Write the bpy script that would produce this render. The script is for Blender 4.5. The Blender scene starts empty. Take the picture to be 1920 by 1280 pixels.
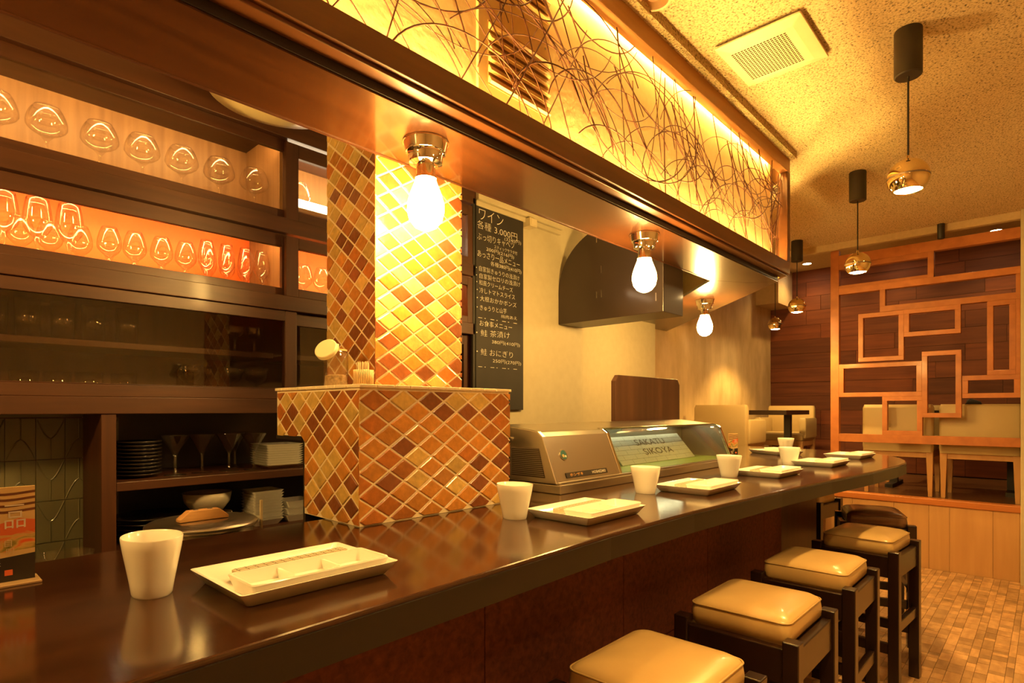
import bpy, bmesh, math, random
from mathutils import Vector, Matrix, Euler
random.seed(7)
R = math.radians
S = bpy.context.scene
C = S.collection

# ------------------------------------------------------------------ camera, world, exposure
cam_d = bpy.data.cameras.new('camera'); cam = bpy.data.objects.new('camera', cam_d); C.objects.link(cam)
cam.location = (0, 0, 1.26)
cam.rotation_euler = (R(90), 0, R(42.95 - 90))
cam_d.sensor_width = 36; cam_d.lens = 36 * 1085 / 1920
cam_d.shift_y = 127 / 1920
cam_d.clip_start = 0.02
S.camera = cam
W = bpy.data.worlds.new('world'); S.world = W; W.use_nodes = True
W.node_tree.nodes['Background'].inputs[0].default_value = (1, .6, .25, 1)
W.node_tree.nodes['Background'].inputs[1].default_value = .05
S.view_settings.view_transform = 'Standard'; S.view_settings.look = 'None'
S.view_settings.gamma = 1; S.view_settings.use_curve_mapping = False
S.view_settings.exposure = 1.12
try:
    S.cycles.max_bounces = 8; S.cycles.transparent_max_bounces = 24; S.cycles.glossy_bounces = 4
    S.cycles.caustics_reflective = False; S.cycles.caustics_refractive = False
    S.cycles.sample_clamp_indirect = 4
except Exception: pass
WARM = (1.0, .56, .135)

# ------------------------------------------------------------------ materials
MATS = {}
def nodes(name):
    m = bpy.data.materials.new(name); m.use_nodes = True
    nt = m.node_tree; b = nt.nodes['Principled BSDF']; MATS[name] = m
    return m, nt, b
def N(nt, t, **kw):
    n = nt.nodes.new(t)
    for k, v in kw.items(): setattr(n, k, v)
    return n
def ramp(nt, fac, stops):
    r = N(nt, 'ShaderNodeValToRGB'); e = r.color_ramp.elements
    while len(e) < len(stops): e.new(.5)
    for i, (p, c) in enumerate(stops): e[i].position = p; e[i].color = (*c, 1)
    nt.links.new(fac, r.inputs[0]); return r.outputs[0]
def coords(nt, scale=(1, 1, 1), kind='Object', rot=(0, 0, 0)):
    t = N(nt, 'ShaderNodeTexCoord'); mp = N(nt, 'ShaderNodeMapping')
    mp.inputs['Scale'].default_value = scale; mp.inputs['Rotation'].default_value = rot
    nt.links.new(t.outputs[kind], mp.inputs[0]); return mp.outputs[0]
def bump(nt, b, h, strength=.3, dist=.01):
    n = N(nt, 'ShaderNodeBump'); n.inputs['Strength'].default_value = strength; n.inputs['Distance'].default_value = dist
    nt.links.new(h, n.inputs['Height']); nt.links.new(n.outputs[0], b.inputs['Normal'])
def plain(name, col, rough=.5, metal=0, coat=0, noise=0, nscale=20):
    m, nt, b = nodes(name)
    b.inputs['Base Color'].default_value = (*col, 1); b.inputs['Roughness'].default_value = rough
    b.inputs['Metallic'].default_value = metal; b.inputs['Coat Weight'].default_value = coat
    b.inputs['Coat Roughness'].default_value = .1
    if noise:
        n = N(nt, 'ShaderNodeTexNoise'); n.inputs['Scale'].default_value = nscale; n.inputs['Detail'].default_value = 4
        nt.links.new(coords(nt), n.inputs['Vector'])
        k = ramp(nt, n.outputs[0], [(.3, tuple(c * (1 - noise) for c in col)), (.7, tuple(min(1, c * (1 + noise)) for c in col))])
        nt.links.new(k, b.inputs['Base Color'])
    return m
def wood(name, c1, c2, scale=(3, 30, 30), rough=.4, coat=0, rnd=0, bmp=.06, knots=False, specks=False):
    m, nt, b = nodes(name)
    v = coords(nt, scale)
    if rnd:
        oi = N(nt, 'ShaderNodeObjectInfo'); ad = N(nt, 'ShaderNodeVectorMath', operation='ADD')
        mu = N(nt, 'ShaderNodeVectorMath', operation='SCALE'); mu.inputs['Scale'].default_value = 37
        cb = N(nt, 'ShaderNodeCombineXYZ')
        for i in range(3): nt.links.new(oi.outputs['Random'], cb.inputs[i])
        nt.links.new(cb.outputs[0], mu.inputs[0]); nt.links.new(v, ad.inputs[0]); nt.links.new(mu.outputs[0], ad.inputs[1]); v = ad.outputs[0]
    n = N(nt, 'ShaderNodeTexNoise'); n.inputs['Scale'].default_value = 1; n.inputs['Detail'].default_value = 6; n.inputs['Distortion'].default_value = .4
    nt.links.new(v, n.inputs['Vector'])
    col = ramp(nt, n.outputs[0], [(.25, c1), (.75, c2)])
    if rnd:
        hs = N(nt, 'ShaderNodeHueSaturation'); mr = N(nt, 'ShaderNodeMapRange')
        mr.inputs[3].default_value = 1 - rnd; mr.inputs[4].default_value = 1 + rnd
        nt.links.new(oi.outputs['Random'], mr.inputs[0]); nt.links.new(mr.outputs[0], hs.inputs['Value']); nt.links.new(col, hs.inputs['Color']); col = hs.outputs[0]
    if knots:
        vo = N(nt, 'ShaderNodeTexVoronoi'); vo.inputs['Scale'].default_value = 1
        nt.links.new(coords(nt, (1, 3.2, 8)), vo.inputs['Vector'])
        k = ramp(nt, vo.outputs['Distance'], [(.07, (0, 0, 0)), (.16, (1, 1, 1))])
        mx = N(nt, 'ShaderNodeMix', data_type='RGBA'); mx.inputs[6].default_value = (c1[0] * .25, c1[1] * .25, c1[2] * .25, 1)
        nt.links.new(k, mx.inputs[0]); nt.links.new(col, mx.inputs[7]); col = mx.outputs[2]
    nt.links.new(col, b.inputs['Base Color'])
    b.inputs['Roughness'].default_value = rough; b.inputs['Coat Weight'].default_value = coat; b.inputs['Coat Roughness'].default_value = .12
    if bmp: bump(nt, b, n.outputs[0], bmp, .004)
    return m
def stucco(name, c1, c2, scale=120, strength=.6, dist=.006, rough=.9, spots=False):
    m, nt, b = nodes(name)
    n = N(nt, 'ShaderNodeTexNoise'); n.inputs['Scale'].default_value = scale; n.inputs['Detail'].default_value = 5
    nt.links.new(coords(nt), n.inputs['Vector'])
    if spots: c = ramp(nt, n.outputs[0], [(.33, tuple(q * .22 for q in c1)), (.43, c1), (.7, c2)])
    else: c = ramp(nt, n.outputs[0], [(.3, c1), (.7, c2)])
    nt.links.new(c, b.inputs['Base Color']); b.inputs['Roughness'].default_value = rough
    bump(nt, b, n.outputs[0], strength, dist); return m
def emis(name, col, strength):
    m, nt, b = nodes(name)
    b.inputs['Base Color'].default_value = (.8, .8, .8, 1)
    b.inputs['Emission Color'].default_value = (*col, 1); b.inputs['Emission Strength'].default_value = strength
    return m
def thin_glass(name, tint=(1, 1, 1), ior=1.45, rough=.0, boost=0, edge=.85):
    m, nt, b = nodes(name); nt.nodes.remove(b); out = nt.nodes['Material Output']
    t = N(nt, 'ShaderNodeBsdfTransparent'); t.inputs[0].default_value = (*tint, 1)
    g = N(nt, 'ShaderNodeBsdfGlossy'); g.inputs['Roughness'].default_value = rough
    lw = N(nt, 'ShaderNodeLayerWeight'); lw.inputs[0].default_value = .5
    pw = N(nt, 'ShaderNodeMath', operation='POWER'); pw.inputs[1].default_value = 4.0; nt.links.new(lw.outputs['Facing'], pw.inputs[0])
    ma = N(nt, 'ShaderNodeMath', operation='MULTIPLY_ADD'); ma.inputs[1].default_value = edge; ma.inputs[2].default_value = ((ior - 1) / (ior + 1)) ** 2 + boost
    nt.links.new(pw.outputs[0], ma.inputs[0]); fac = ma.outputs[0]
    mx = N(nt, 'ShaderNodeMixShader')
    nt.links.new(fac, mx.inputs[0]); nt.links.new(t.outputs[0], mx.inputs[1]); nt.links.new(g.outputs[0], mx.inputs[2])
    nt.links.new(mx.outputs[0], out.inputs[0]); return m

# wood and timber
wood('dark_wood', (.042, .0125, .0045), (.080, .026, .009), (3, 30, 30), .45, .05)
wood('dark_wood_v', (.042, .0125, .0045), (.080, .026, .009), (30, 30, 3), .45, .05)
wood('soffit_wood', (.040, .0125, .004), (.075, .025, .0075), (2.5, 24, 24), .26, .35, bmp=.03)
wood('rail_wood', (.085, .028, .008), (.14, .050, .014), (2.5, 30, 30), .33, .2)
wood('beam_wood', (.36, .17, .055), (.48, .24, .085), (2.5, 30, 30), .4, .1)
wood('counter_wood', (.022, .008, .004), (.050, .018, .008), (4, 22, 22), .13, .5, bmp=.02)
wood('counter_edge', (.006, .0045, .0035), (.010, .0075, .006), (2, 20, 20), .34, 0, bmp=.02)
wood('side_panel_wood', (.05, .016, .007), (.09, .03, .012), (25, 25, 2), .4)
wood('cork', (.065, .015, .007), (.18, .046, .018), (60, 60, 60), .75, bmp=.3, rnd=.08)
wood('stool_wood', (.010, .004, .003), (.018, .0075, .0055), (25, 25, 3), .28, .2, bmp=.02)
wood('lattice_wood', (.34, .105, .022), (.46, .155, .036), (14, 14, 14), .45, .1, rnd=.08)
wood('plank_wood', (.10, .021, .006), (.20, .050, .014), (10, 1.6, 22), .65, rnd=.28, knots=True)
wood('riser_wood', (.48, .26, .105), (.60, .35, .15), (14, 14, 1.2), .5, rnd=.06)
wood('ledge_wood', (.40, .13, .03), (.52, .18, .045), (14, 2, 14), .4, .2)
wood('platform_wood', (.10, .045, .018), (.17, .08, .032), (14, 2, 14), .3, .3)
wood('chair_wood', (.42, .22, .08), (.55, .30, .12), (14, 14, 3), .45)
wood('board_wood', (.035, .014, .007), (.11, .045, .02), (14, 14, 1), .5, bmp=.03)
wood('handle_wood', (.48, .24, .08), (.68, .38, .14), (6, 60, 60), .5)
wood('cabinet_back', (.22, .11, .045), (.32, .17, .07), (45, 45, 1.5), .45, bmp=.02)
wood('parquet', (.32, .175, .08), (.52, .315, .15), (9, 30, 9), .42, rnd=.34)
wood('parquet_grout', (.20, .10, .04), (.26, .13, .05), (9, 30, 9), .6)
# surfaces
stucco('ceiling_stucco', (.62, .48, .28), (.80, .66, .42), 125, .9, .009, spots=True)
stucco('ceiling_far', (.55, .42, .24), (.62, .48, .28), 40, .1, .002)
stucco('wall_paint', (.50, .43, .28), (.54, .47, .31), 20, .05, .002, .7)
stucco('room_paint', (.55, .42, .25), (.60, .46, .28), 20, .05, .002, .8)
def brushed_plaster():
    m, nt, b = nodes('brushed_plaster')
    n = N(nt, 'ShaderNodeTexNoise'); n.inputs['Scale'].default_value = 1; n.inputs['Detail'].default_value = 6
    nt.links.new(coords(nt, (5, 5, 2.2)), n.inputs['Vector'])
    nt.links.new(ramp(nt, n.outputs[0], [(.32, (.50, .36, .18)), (.7, (.74, .57, .32))]), b.inputs['Base Color'])
    r = ramp(nt, n.outputs[0], [(.35, (.7, .7, .7)), (.7, (.38, .38, .38))]); nt.links.new(r, b.inputs['Roughness'])
    bump(nt, b, n.outputs[0], .12, .01)
brushed_plaster()
stucco('plaster', (.80, .62, .34), (.84, .68, .40), 45, .5, .004, .8)
stucco('grout', (.80, .67, .44), (.88, .75, .52), 90, .4, .002, .9)
plain('vent_cream', (.82, .70, .46), .45)
plain('vent_wood', (.70, .50, .22), .5); plain('vent_shade', (.30, .16, .05), .8)
plain('dark_hole', (.05, .025, .01), .9)
plain('black_metal', (.018, .013, .011), .5)
plain('black_panel', (.030, .018, .012), .42, coat=.2, noise=.2, nscale=3)
plain('chalk_black', (.020, .016, .013), .65, noise=.25, nscale=6)
plain('chalk', (.80, .76, .66), .9)
plain('white_ceramic', (.86, .84, .78), .18, coat=.4)
plain('cup_ceramic', (.86, .84, .78), .22, coat=.3)
plain('dark_ceramic', (.03, .022, .018), .25, coat=.3)
plain('grey_ceramic', (.50, .44, .35), .3)
plain('green_tile', (.145, .135, .075), .35, coat=.15, noise=.1, nscale=8)
plain('green_grout', (.10, .065, .035), .8)
plain('red_back', (.78, .155, .02), .5)
plain('steel', (.52, .46, .38), .28, 1.0)
plain('steel_dark', (.30, .25, .20), .35, .9)
plain('chrome', (.85, .80, .70), .06, 1.0)
plain('gold_chrome', (.95, .80, .48), .05, 1.0)
plain('leather', (.50, .34, .145), .30, coat=.25, noise=.05, nscale=9)
plain('leather_shaded', (.16, .075, .03), .28, coat=.3, noise=.05, nscale=9)  # seat leather darkened to carry the shade under the counter tip
plain('piping', (.38, .25, .10), .35)
plain('tan_vinyl', (.44, .33, .16), .5, noise=.03, nscale=6)
plain('cream_plastic', (.62, .52, .32), .45)
plain('lamp_plastic', (.78, .66, .36), .35)
plain('twig', (.085, .020, .005), .6)
plain('bamboo', (.62, .42, .20), .5)
plain('bamboo_dark', (.34, .19, .08), .5)
plain('pick_wood', (.82, .68, .42), .6)
plain('sesame', (.42, .26, .10), .8, noise=.35, nscale=180)
plain('badge_ring', (.55, .52, .42), .2, .9); plain('badge_teal', (.03, .12, .12), .3); plain('badge_gold', (.75, .6, .25), .3, .8)
plain('plate_black', (.022, .017, .014), .35); plain('red_ink', (.75, .16, .05), .6); plain('white_ink', (.8, .74, .62), .6)
plain('orange_ink', (.82, .42, .10), .6)
plain('green_mat', (.25, .36, .06), .5); plain('sign_white', (.62, .66, .60), .5); plain('sign_line', (.14, .16, .15), .6); plain('sign_ink', (.09, .06, .035), .6)
plain('interior_grey', (.20, .20, .16), .4)
plain('card_cream', (.72, .52, .24), .5); plain('card_brown', (.16, .05, .02), .5); plain('card_black', (.02, .014, .01), .5)
plain('card_gold', (.75, .52, .18), .5); plain('brush_ink', (.74, .60, .34), .6)
plain('paper', (.50, .43, .30), .7); plain('paper_print', (.10, .085, .065), .7)
plain('acrylic', (.45, .30, .16), .12, coat=.5)
plain('cable_grey', (.30, .24, .16), .6)
plain('black_cloth', (.012, .010, .010), .9)
thin_glass('wine_glass', (1, .99, .97), 1.45, boost=.02, edge=.5)
thin_glass('tumbler_glass', (.98, .97, .95), 1.45, rough=.04, boost=.10, edge=.6)
thin_glass('pane_clear', (.96, .95, .93), 1.3)
thin_glass('pane_smoked', (.84, .80, .74), 1.5, boost=.02)
thin_glass('case_glass', (.86, .88, .82), 1.45, boost=.02)
thin_glass('bulb_glass', (1, .97, .9), 1.45)
def food_print():
    m, nt, b = nodes('food_print')
    n = N(nt, 'ShaderNodeTexNoise'); n.inputs['Scale'].default_value = 28; n.inputs['Detail'].default_value = 3; n.inputs['Distortion'].default_value = 1.2
    nt.links.new(coords(nt), n.inputs['Vector'])
    nt.links.new(ramp(nt, n.outputs[0], [(.30, (.05, .03, .01)), (.42, (.30, .26, .06)), (.5, (.70, .45, .14)), (.58, (.78, .10, .03)), (.75, (.85, .55, .20))]), b.inputs['Base Color'])
    b.inputs['Roughness'].default_value = .4
food_print()
def tile_mat(name, c):
    m, nt, b = nodes(name)
    oi = N(nt, 'ShaderNodeObjectInfo')
    n = N(nt, 'ShaderNodeTexNoise'); n.inputs['Scale'].default_value = 55; n.inputs['Detail'].default_value = 5
    nt.links.new(coords(nt), n.inputs['Vector'])
    col = ramp(nt, n.outputs[0], [(.25, tuple(q * .75 for q in c)), (.6, c), (.85, tuple(min(1, q * 1.35) for q in c))])
    hs = N(nt, 'ShaderNodeHueSaturation'); mr = N(nt, 'ShaderNodeMapRange'); mr.inputs[3].default_value = .8; mr.inputs[4].default_value = 1.2
    nt.links.new(oi.outputs['Random'], mr.inputs[0]); nt.links.new(mr.outputs[0], hs.inputs['Value']); nt.links.new(col, hs.inputs['Color'])
    nt.links.new(hs.outputs[0], b.inputs['Base Color'])
    b.inputs['Roughness'].default_value = .30; b.inputs['Coat Weight'].default_value = .35; b.inputs['Coat Roughness'].default_value = .15
    bump(nt, b, n.outputs[0], .5, .004)
tile_mat('tile_orange', (.58, .245, .045)); tile_mat('tile_brown', (.25, .078, .024)); tile_mat('tile_yellow', (.66, .44, .13)); tile_mat('tile_rust', (.46, .155, .028))
# light givers
emis('bulb_glow', (1, .585, .155), 150)
emis('led_yellow', (1, .60, .14), 30)
emis('led_cove', (1, .60, .14), 170)
emis('led_cabinet', (1, .60, .19), 38)
emis('led_red', (1, .56, .18), 46)
emis('tube_white', (1, .80, .52), 16)
emis('pendant_glow', (1, .66, .25), 120)
emis('downlight_glow', (1, .72, .38), 45)
emis('case_lamp', (1, .90, .55), 5)

# ------------------------------------------------------------------ mesh helpers
class MB:
    def __init__(s): s.v = []; s.f = []
    def add(s, vs, fs):
        k = len(s.v); s.v += [tuple(p) for p in vs]; s.f += [tuple(i + k for i in f) for f in fs]; return s
    def box(s, x0, x1, y0, y1, z0, z1):
        return s.add([(x0, y0, z0), (x1, y0, z0), (x1, y1, z0), (x0, y1, z0), (x0, y0, z1), (x1, y0, z1), (x1, y1, z1), (x0, y1, z1)],
                     [(0, 3, 2, 1), (4, 5, 6, 7), (0, 1, 5, 4), (1, 2, 6, 5), (2, 3, 7, 6), (3, 0, 4, 7)])
    def prism(s, poly, z0, z1, f=lambda a, b, c: (a, b, c)):
        n = len(poly)
        vs = [f(a, b, z0) for a, b in poly] + [f(a, b, z1) for a, b in poly]
        fs = [tuple(range(n))[::-1], tuple(range(n, 2 * n))] + [(i, (i + 1) % n, n + (i + 1) % n, n + i) for i in range(n)]
        return s.add(vs, fs)
    def loft(s, loops, cap0=True, cap1=True, closed=True):
        n = len(loops[0]); vs = [p for l in loops for p in l]; fs = []
        for k in range(len(loops) - 1):
            for i in range(n if closed else n - 1):
                j = (i + 1) % n; fs.append((k * n + i, k * n + j, (k + 1) * n + j, (k + 1) * n + i))
        if cap0: fs.append(tuple(range(n))[::-1])
        if cap1: fs.append(tuple((len(loops) - 1) * n + i for i in range(n)))
        return s.add(vs, fs)
    def lathe(s, prof, n=24, c=(0, 0, 0), cap0=True, cap1=True, ex=1, ey=1):
        loops = [[(c[0] + r * ex * math.cos(2 * math.pi * i / n), c[1] + r * ey * math.sin(2 * math.pi * i / n), c[2] + z) for i in range(n)] for r, z in prof]
        return s.loft(loops, cap0, cap1)
    def tube(s, pts, r, n=5, caps=True):
        pts = [Vector(p) for p in pts]; loops = []
        up = Vector((0, 0, 1))
        for i, p in enumerate(pts):
            t = (pts[min(i + 1, len(pts) - 1)] - pts[max(i - 1, 0)]).normalized()
            a = t.cross(up) if abs(t.dot(up)) < .95 else t.cross(Vector((1, 0, 0)))
            a.normalize(); b = t.cross(a)
            rr = r[i] if isinstance(r, (list, tuple)) else r
            loops.append([p + (a * math.cos(2 * math.pi * k / n) + b * math.sin(2 * math.pi * k / n)) * rr for k in range(n)])
        return s.loft(loops, caps, caps)
    def xf(s, M):
        s.v = [tuple(M @ Vector(p)) for p in s.v]; return s

def mesh_from(mb, name, off=(0, 0, 0)):
    me = bpy.data.meshes.new(name)
    me.from_pydata([(p[0] - off[0], p[1] - off[1], p[2] - off[2]) for p in mb.v], [], mb.f)
    bm = bmesh.new(); bm.from_mesh(me); bmesh.ops.recalc_face_normals(bm, faces=bm.faces); bm.to_mesh(me); bm.free()
    return me
BASE = {}
def finish(o, me, mat, smooth, bevel):
    me.materials.append(MATS[mat])
    if smooth:
        me.polygons.foreach_set('use_smooth', [True] * len(me.polygons))
        try: me.set_sharp_from_angle(angle=R(smooth if smooth is not True else 40))
        except Exception: pass
    if bevel:
        m = o.modifiers.new('edge', 'BEVEL'); m.width = bevel; m.segments = 2; m.limit_method = 'ANGLE'; m.angle_limit = R(40)
def part(name, mb, mat, parent, smooth=False, bevel=0, label=None):
    """mesh part under a thing (or under one of its parts); coordinates are given as the thing's own frame + BASE"""
    off = BASE.get(parent.name, (0, 0, 0))
    me = mesh_from(mb, name, off); o = bpy.data.objects.new(name, me); C.objects.link(o); o.parent = parent
    BASE[o.name] = off; finish(o, me, mat, smooth, bevel)
    if label: o['label'] = label
    return o
def tag(o, label, cat, group=None):
    o['label'] = label; o['category'] = cat
    if group: o['group'] = group
    return o
def thing(name, label, cat, base=(0, 0, 0), group=None, local=False, rz=0):
    """local=False: parts are written in room coordinates; local=True: around the thing's own base"""
    o = bpy.data.objects.new(name, None); C.objects.link(o); o.location = base; o.empty_display_size = .05
    o.rotation_euler = (0, 0, rz); BASE[o.name] = (0, 0, 0) if local else tuple(base)
    return tag(o, label, cat, group)
def solo(name, mb, mat, label, cat, base, group=None, smooth=False, bevel=0, local=False, rz=0):
    off = (0, 0, 0) if local else base
    me = mesh_from(mb, name, off); o = bpy.data.objects.new(name, me); C.objects.link(o); o.location = base; o.rotation_euler = (0, 0, rz)
    BASE[o.name] = off; finish(o, me, mat, smooth, bevel); return tag(o, label, cat, group)
def struct(name, mb, mat, bevel=0, smooth=False):
    me = mesh_from(mb, name); o = bpy.data.objects.new(name, me); C.objects.link(o); finish(o, me, mat, smooth, bevel)
    o['kind'] = 'structure'; BASE[o.name] = (0, 0, 0); return o
def dup(root, loc, rz=None, label=None, group=None):
    r = root.copy(); C.objects.link(r); r.location = loc
    if rz is not None: r.rotation_euler = (0, 0, rz)
    if label: r['label'] = label
    if group: r['group'] = group
    for ch in [c for c in root.children]:
        c = ch.copy(); C.objects.link(c); c.parent = r
        for g in [g for g in ch.children]:
            d = g.copy(); C.objects.link(d); d.parent = c
    return r
def piece(name, me, parent, loc, rot=None, kind=None):
    o = bpy.data.objects.new(name, me); C.objects.link(o); o.parent = parent; o.location = loc
    if rot: o.rotation_euler = rot
    return o
def rrect(hx, hy, r, z, n=5, cx=0, cy=0):
    out = []
    for (sx, sy, a0) in ((1, 1, 0), (-1, 1, 90), (-1, -1, 180), (1, -1, 270)):
        for k in range(n):
            a = R(a0 + 90 * k / (n - 1)); out.append((cx + sx * (hx - r) + r * math.cos(a), cy + sy * (hy - r) + r * math.sin(a), z))
    return out
def text_mesh(body, width=None, height=None, thin=0):
    cu = bpy.data.curves.new('lettering', 'FONT'); cu.body = body; cu.size = 1; cu.resolution_u = 3; cu.offset = thin
    o = bpy.data.objects.new('lettering', cu); C.objects.link(o)
    dg = bpy.context.evaluated_depsgraph_get(); dg.update()
    me = bpy.data.meshes.new_from_object(o.evaluated_get(dg)); bpy.data.objects.remove(o)
    xs = [v.co.x for v in me.vertices]; ys = [v.co.y for v in me.vertices]
    x0, x1, y0, y1 = min(xs), max(xs), min(ys), max(ys)
    s = (width / (x1 - x0)) if width else height / (y1 - y0)
    sy = (height / (y1 - y0)) if (height and width) else s
    for v in me.vertices: v.co = ((v.co.x - x0) * s, (v.co.y - (y0 + y1) / 2) * sy, 0)
    return me
def lettering(name, body, parent, mat, origin, xdir, ydir, width=None, height=None):
    """flat letters laid on a surface: origin = left middle, xdir = reading direction, ydir = up (thing frame)"""
    me = text_mesh(body, width, height, -.016 if mat == 'chalk' else 0); X = Vector(xdir).normalized(); Y = Vector(ydir).normalized()
    off = Vector(BASE.get(parent.name, (0, 0, 0))); o0 = Vector(origin) - off
    for v in me.vertices: v.co = o0 + X * v.co.x + Y * v.co.y
    me.materials.clear(); me.materials.append(MATS[mat])
    o = bpy.data.objects.new(name, me); C.objects.link(o); o.parent = parent; return o
def lamp(name, kind, parent, loc, energy, color=WARM, size=.05, spot=None, blend=.6, rot=(0, 0, 0)):
    l = bpy.data.lights.new(name, kind); l.energy = energy; l.color = color
    if kind in ('POINT', 'SPOT'): l.shadow_soft_size = size
    if kind == 'SPOT': l.spot_size = R(spot); l.spot_blend = blend
    if kind == 'AREA': l.size = size
    o = bpy.data.objects.new(name, l); C.objects.link(o); o.parent = parent; o.location = loc; o.rotation_euler = rot; return o

# ------------------------------------------------------------------ the setting
ZC, ZF, ZK = 2.69, 2.95, 2.32
floor = struct('floor', MB().box(-1.6, 7.75, -1.9, 2.7, -.1, -.004), 'parquet_grout')
struct('ceiling', MB().box(-1.6, 5.6, -1.9, 2.7, ZC, ZC + .1), 'ceiling_stucco')
struct('ceiling_annex', MB().box(5.59, 7.75, -1.9, 2.75, ZF, ZF + .1), 'ceiling_far')
struct('ceiling_step', MB().box(5.58, 5.60, -1.9, 2.7, ZC, ZF + .1), 'ceiling_far')
struct('ceiling_bulkhead', MB().box(7.1, 7.60, 2.34, 2.6, 2.51, ZF), 'room_paint')
struct('ceiling_kitchen', MB().prism([(-1.55, 1.20), (3.2, 1.20), (4.60, 2.6), (-1.55, 2.6)], ZK, ZK + .04), 'wall_paint')
struct('wall_kitchen', MB().prism([(1.935, 2.06), (2.83, 2.06), (2.83, 2.45), (4.41, 2.45), (4.41, 2.6), (1.935, 2.6)], 0, ZC), 'wall_paint')
struct('wall_cabinet', MB().box(-1.6, 1.935, 2.42, 2.6, 0, ZC), 'room_paint')
struct('wall_back', MB().box(3.6, 7.75, 2.6, 2.7, 0, ZF), 'brushed_plaster')
struct('wall_near', MB().box(-1.7, -1.6, -1.9, 2.7, 0, ZC), 'room_paint')
struct('wall_front', MB().box(-1.7, 7.75, -2.0, -1.9, 0, ZC), 'room_paint')
struct('wall_end', MB().box(5.50, 5.66, -1.9, .157, 0, ZC), 'wall_paint', bevel=.004)
far = struct('wall_far', MB().box(7.62, 7.75, -1.9, 2.6, .5, ZF), 'dark_hole')
pm = {}
for r in range(14):
    z0 = .56 + r * .1725; y = 2.6 - random.uniform(0, .25) - .0
    edges = [2.6]; 
    while edges[-1] > -.6: edges.append(edges[-1] - random.choice((.42, .58, .75, .95)))
    for a, b in zip(edges, edges[1:]):
        th = random.uniform(.012, .018)
        me = mesh_from(MB().box(-th, 0, -(a - b) / 2 + .0015, (a - b) / 2 - .0015, .0015, .171), 'plank'); me.materials.append(MATS['plank_wood'])
        piece('plank', me, far, (7.62, (a + b) / 2, z0))
# raised dining platform
plat = struct('floor_platform', MB().prism([(4.95, 1.45), (5.61, 1.45), (5.61, -1.9), (7.62, -1.9), (7.62, 2.6), (4.95, 2.6)], .05, .55), 'platform_wood')
y = 1.45
for w in (.21, .30, .235, .13, .26, .15, .30, .3):
    me = mesh_from(MB().box(-.012, 0, -w / 2 + .001, w / 2 - .001, 0, .504), 'riser_board'); me.materials.append(MATS['riser_wood'])
    piece('riser_board', me, plat, (5.61, y - w / 2, 0)); y -= w
part('ledge', MB().box(5.585, 5.68, -1.2, 1.46, .505, .553).box(4.94, 5.6, 1.43, 1.46, .505, .553), 'ledge_wood', plat, bevel=.004)
# parquet blocks
def parquet():
    cells = []
    x0, x1, y0, y1 = 2.2, 5.59, .05, 1.0
    y = y0; row = 0
    while y < y1:
        h = random.choice((.03, .038, .048, .062)); x = x0 - random.uniform(0, .08)
        while x < x1:
            w = random.choice((.05, .07, .10, .13)) if h < .04 else random.choice((.04, .055, .07, .10))
            cells.append((x, min(x + w, x1), y, min(y + h, y1))); x += w
        y += h
    # the largest in the picture: nearest blocks of the aisle beside the stools
    def vis(c):
        x, y = (c[0] + c[1]) / 2, (c[2] + c[3]) / 2
        d = x * .732 + y * .681; u = 960 + 1085 * (x * .681 - y * .732) / d; v = 767 + 1085 * 1.26 / d
        return 1690 < u < 1925 and v < 1285, d
    inv = sorted([c for c in cells if vis(c)[0]], key=lambda c: vis(c)[1])[:290]
    keep = set(inv)
    for c in inv:
        hx, hy, t = (c[1] - c[0]) / 2 - .0008, (c[3] - c[2]) / 2 - .0008, random.uniform(.001, .0022)
        me = mesh_from(MB().box(-hx, hx, -hy, hy, -.004, t), 'parquet_block'); me.materials.append(MATS['parquet'])
        piece('parquet_block', me, floor, ((c[0] + c[1]) / 2, (c[2] + c[3]) / 2, 0))
    return [c for c in cells if c not in keep]
rest = parquet()
def island_parquet():
    m, nt, b = nodes('parquet_field'); g = N(nt, 'ShaderNodeNewGeometry')
    n = N(nt, 'ShaderNodeTexNoise'); n.inputs['Scale'].default_value = 1; n.inputs['Detail'].default_value = 5
    nt.links.new(coords(nt, (9, 30, 9)), n.inputs['Vector'])
    col = ramp(nt, n.outputs[0], [(.25, (.32, .175, .08)), (.75, (.52, .315, .15))])
    hs = N(nt, 'ShaderNodeHueSaturation'); mr = N(nt, 'ShaderNodeMapRange'); mr.inputs[3].default_value = .66; mr.inputs[4].default_value = 1.34
    nt.links.new(g.outputs['Random Per Island'], mr.inputs[0]); nt.links.new(mr.outputs[0], hs.inputs['Value']); nt.links.new(col, hs.inputs['Color'])
    nt.links.new(hs.outputs[0], b.inputs['Base Color']); b.inputs['Roughness'].default_value = .42
island_parquet()
mb = MB()
for c in rest: mb.box(c[0] + .0008, c[1] - .0008, c[2] + .0008, c[3] - .0008, -.004, .0015)
x = -1.6
while x < 5.58:
    y = -1.9
    while y < .05:
        mb.box(x + .001, min(x + .119, 5.59), y + .001, min(y + .059, .049), -.004, .0015); y += .06
    if x < 2.1:
        y = .05
        while y < .98: mb.box(x + .001, x + .119, y + .001, y + .059, -.004, .0015); y += .06
    x += .12
o = part('parquet_field', mb, 'parquet_field', floor); o['kind'] = 'stuff'
struct('trim_1', MB().box(1.935, 2.60, 2.02, 2.06, 2.275, 2.32).box(1.935, 2.60, 2.035, 2.06, 2.25, 2.275), 'wall_paint', bevel=.004)
struct('trim_2', MB().box(5.55, 5.60, .157, 2.6, 2.635, ZC), 'ceiling_far')
struct('trim_3', MB().box(-1.6, 3.44, 1.035, 1.075, 2.655, ZC), 'ceiling_stucco')

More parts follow.
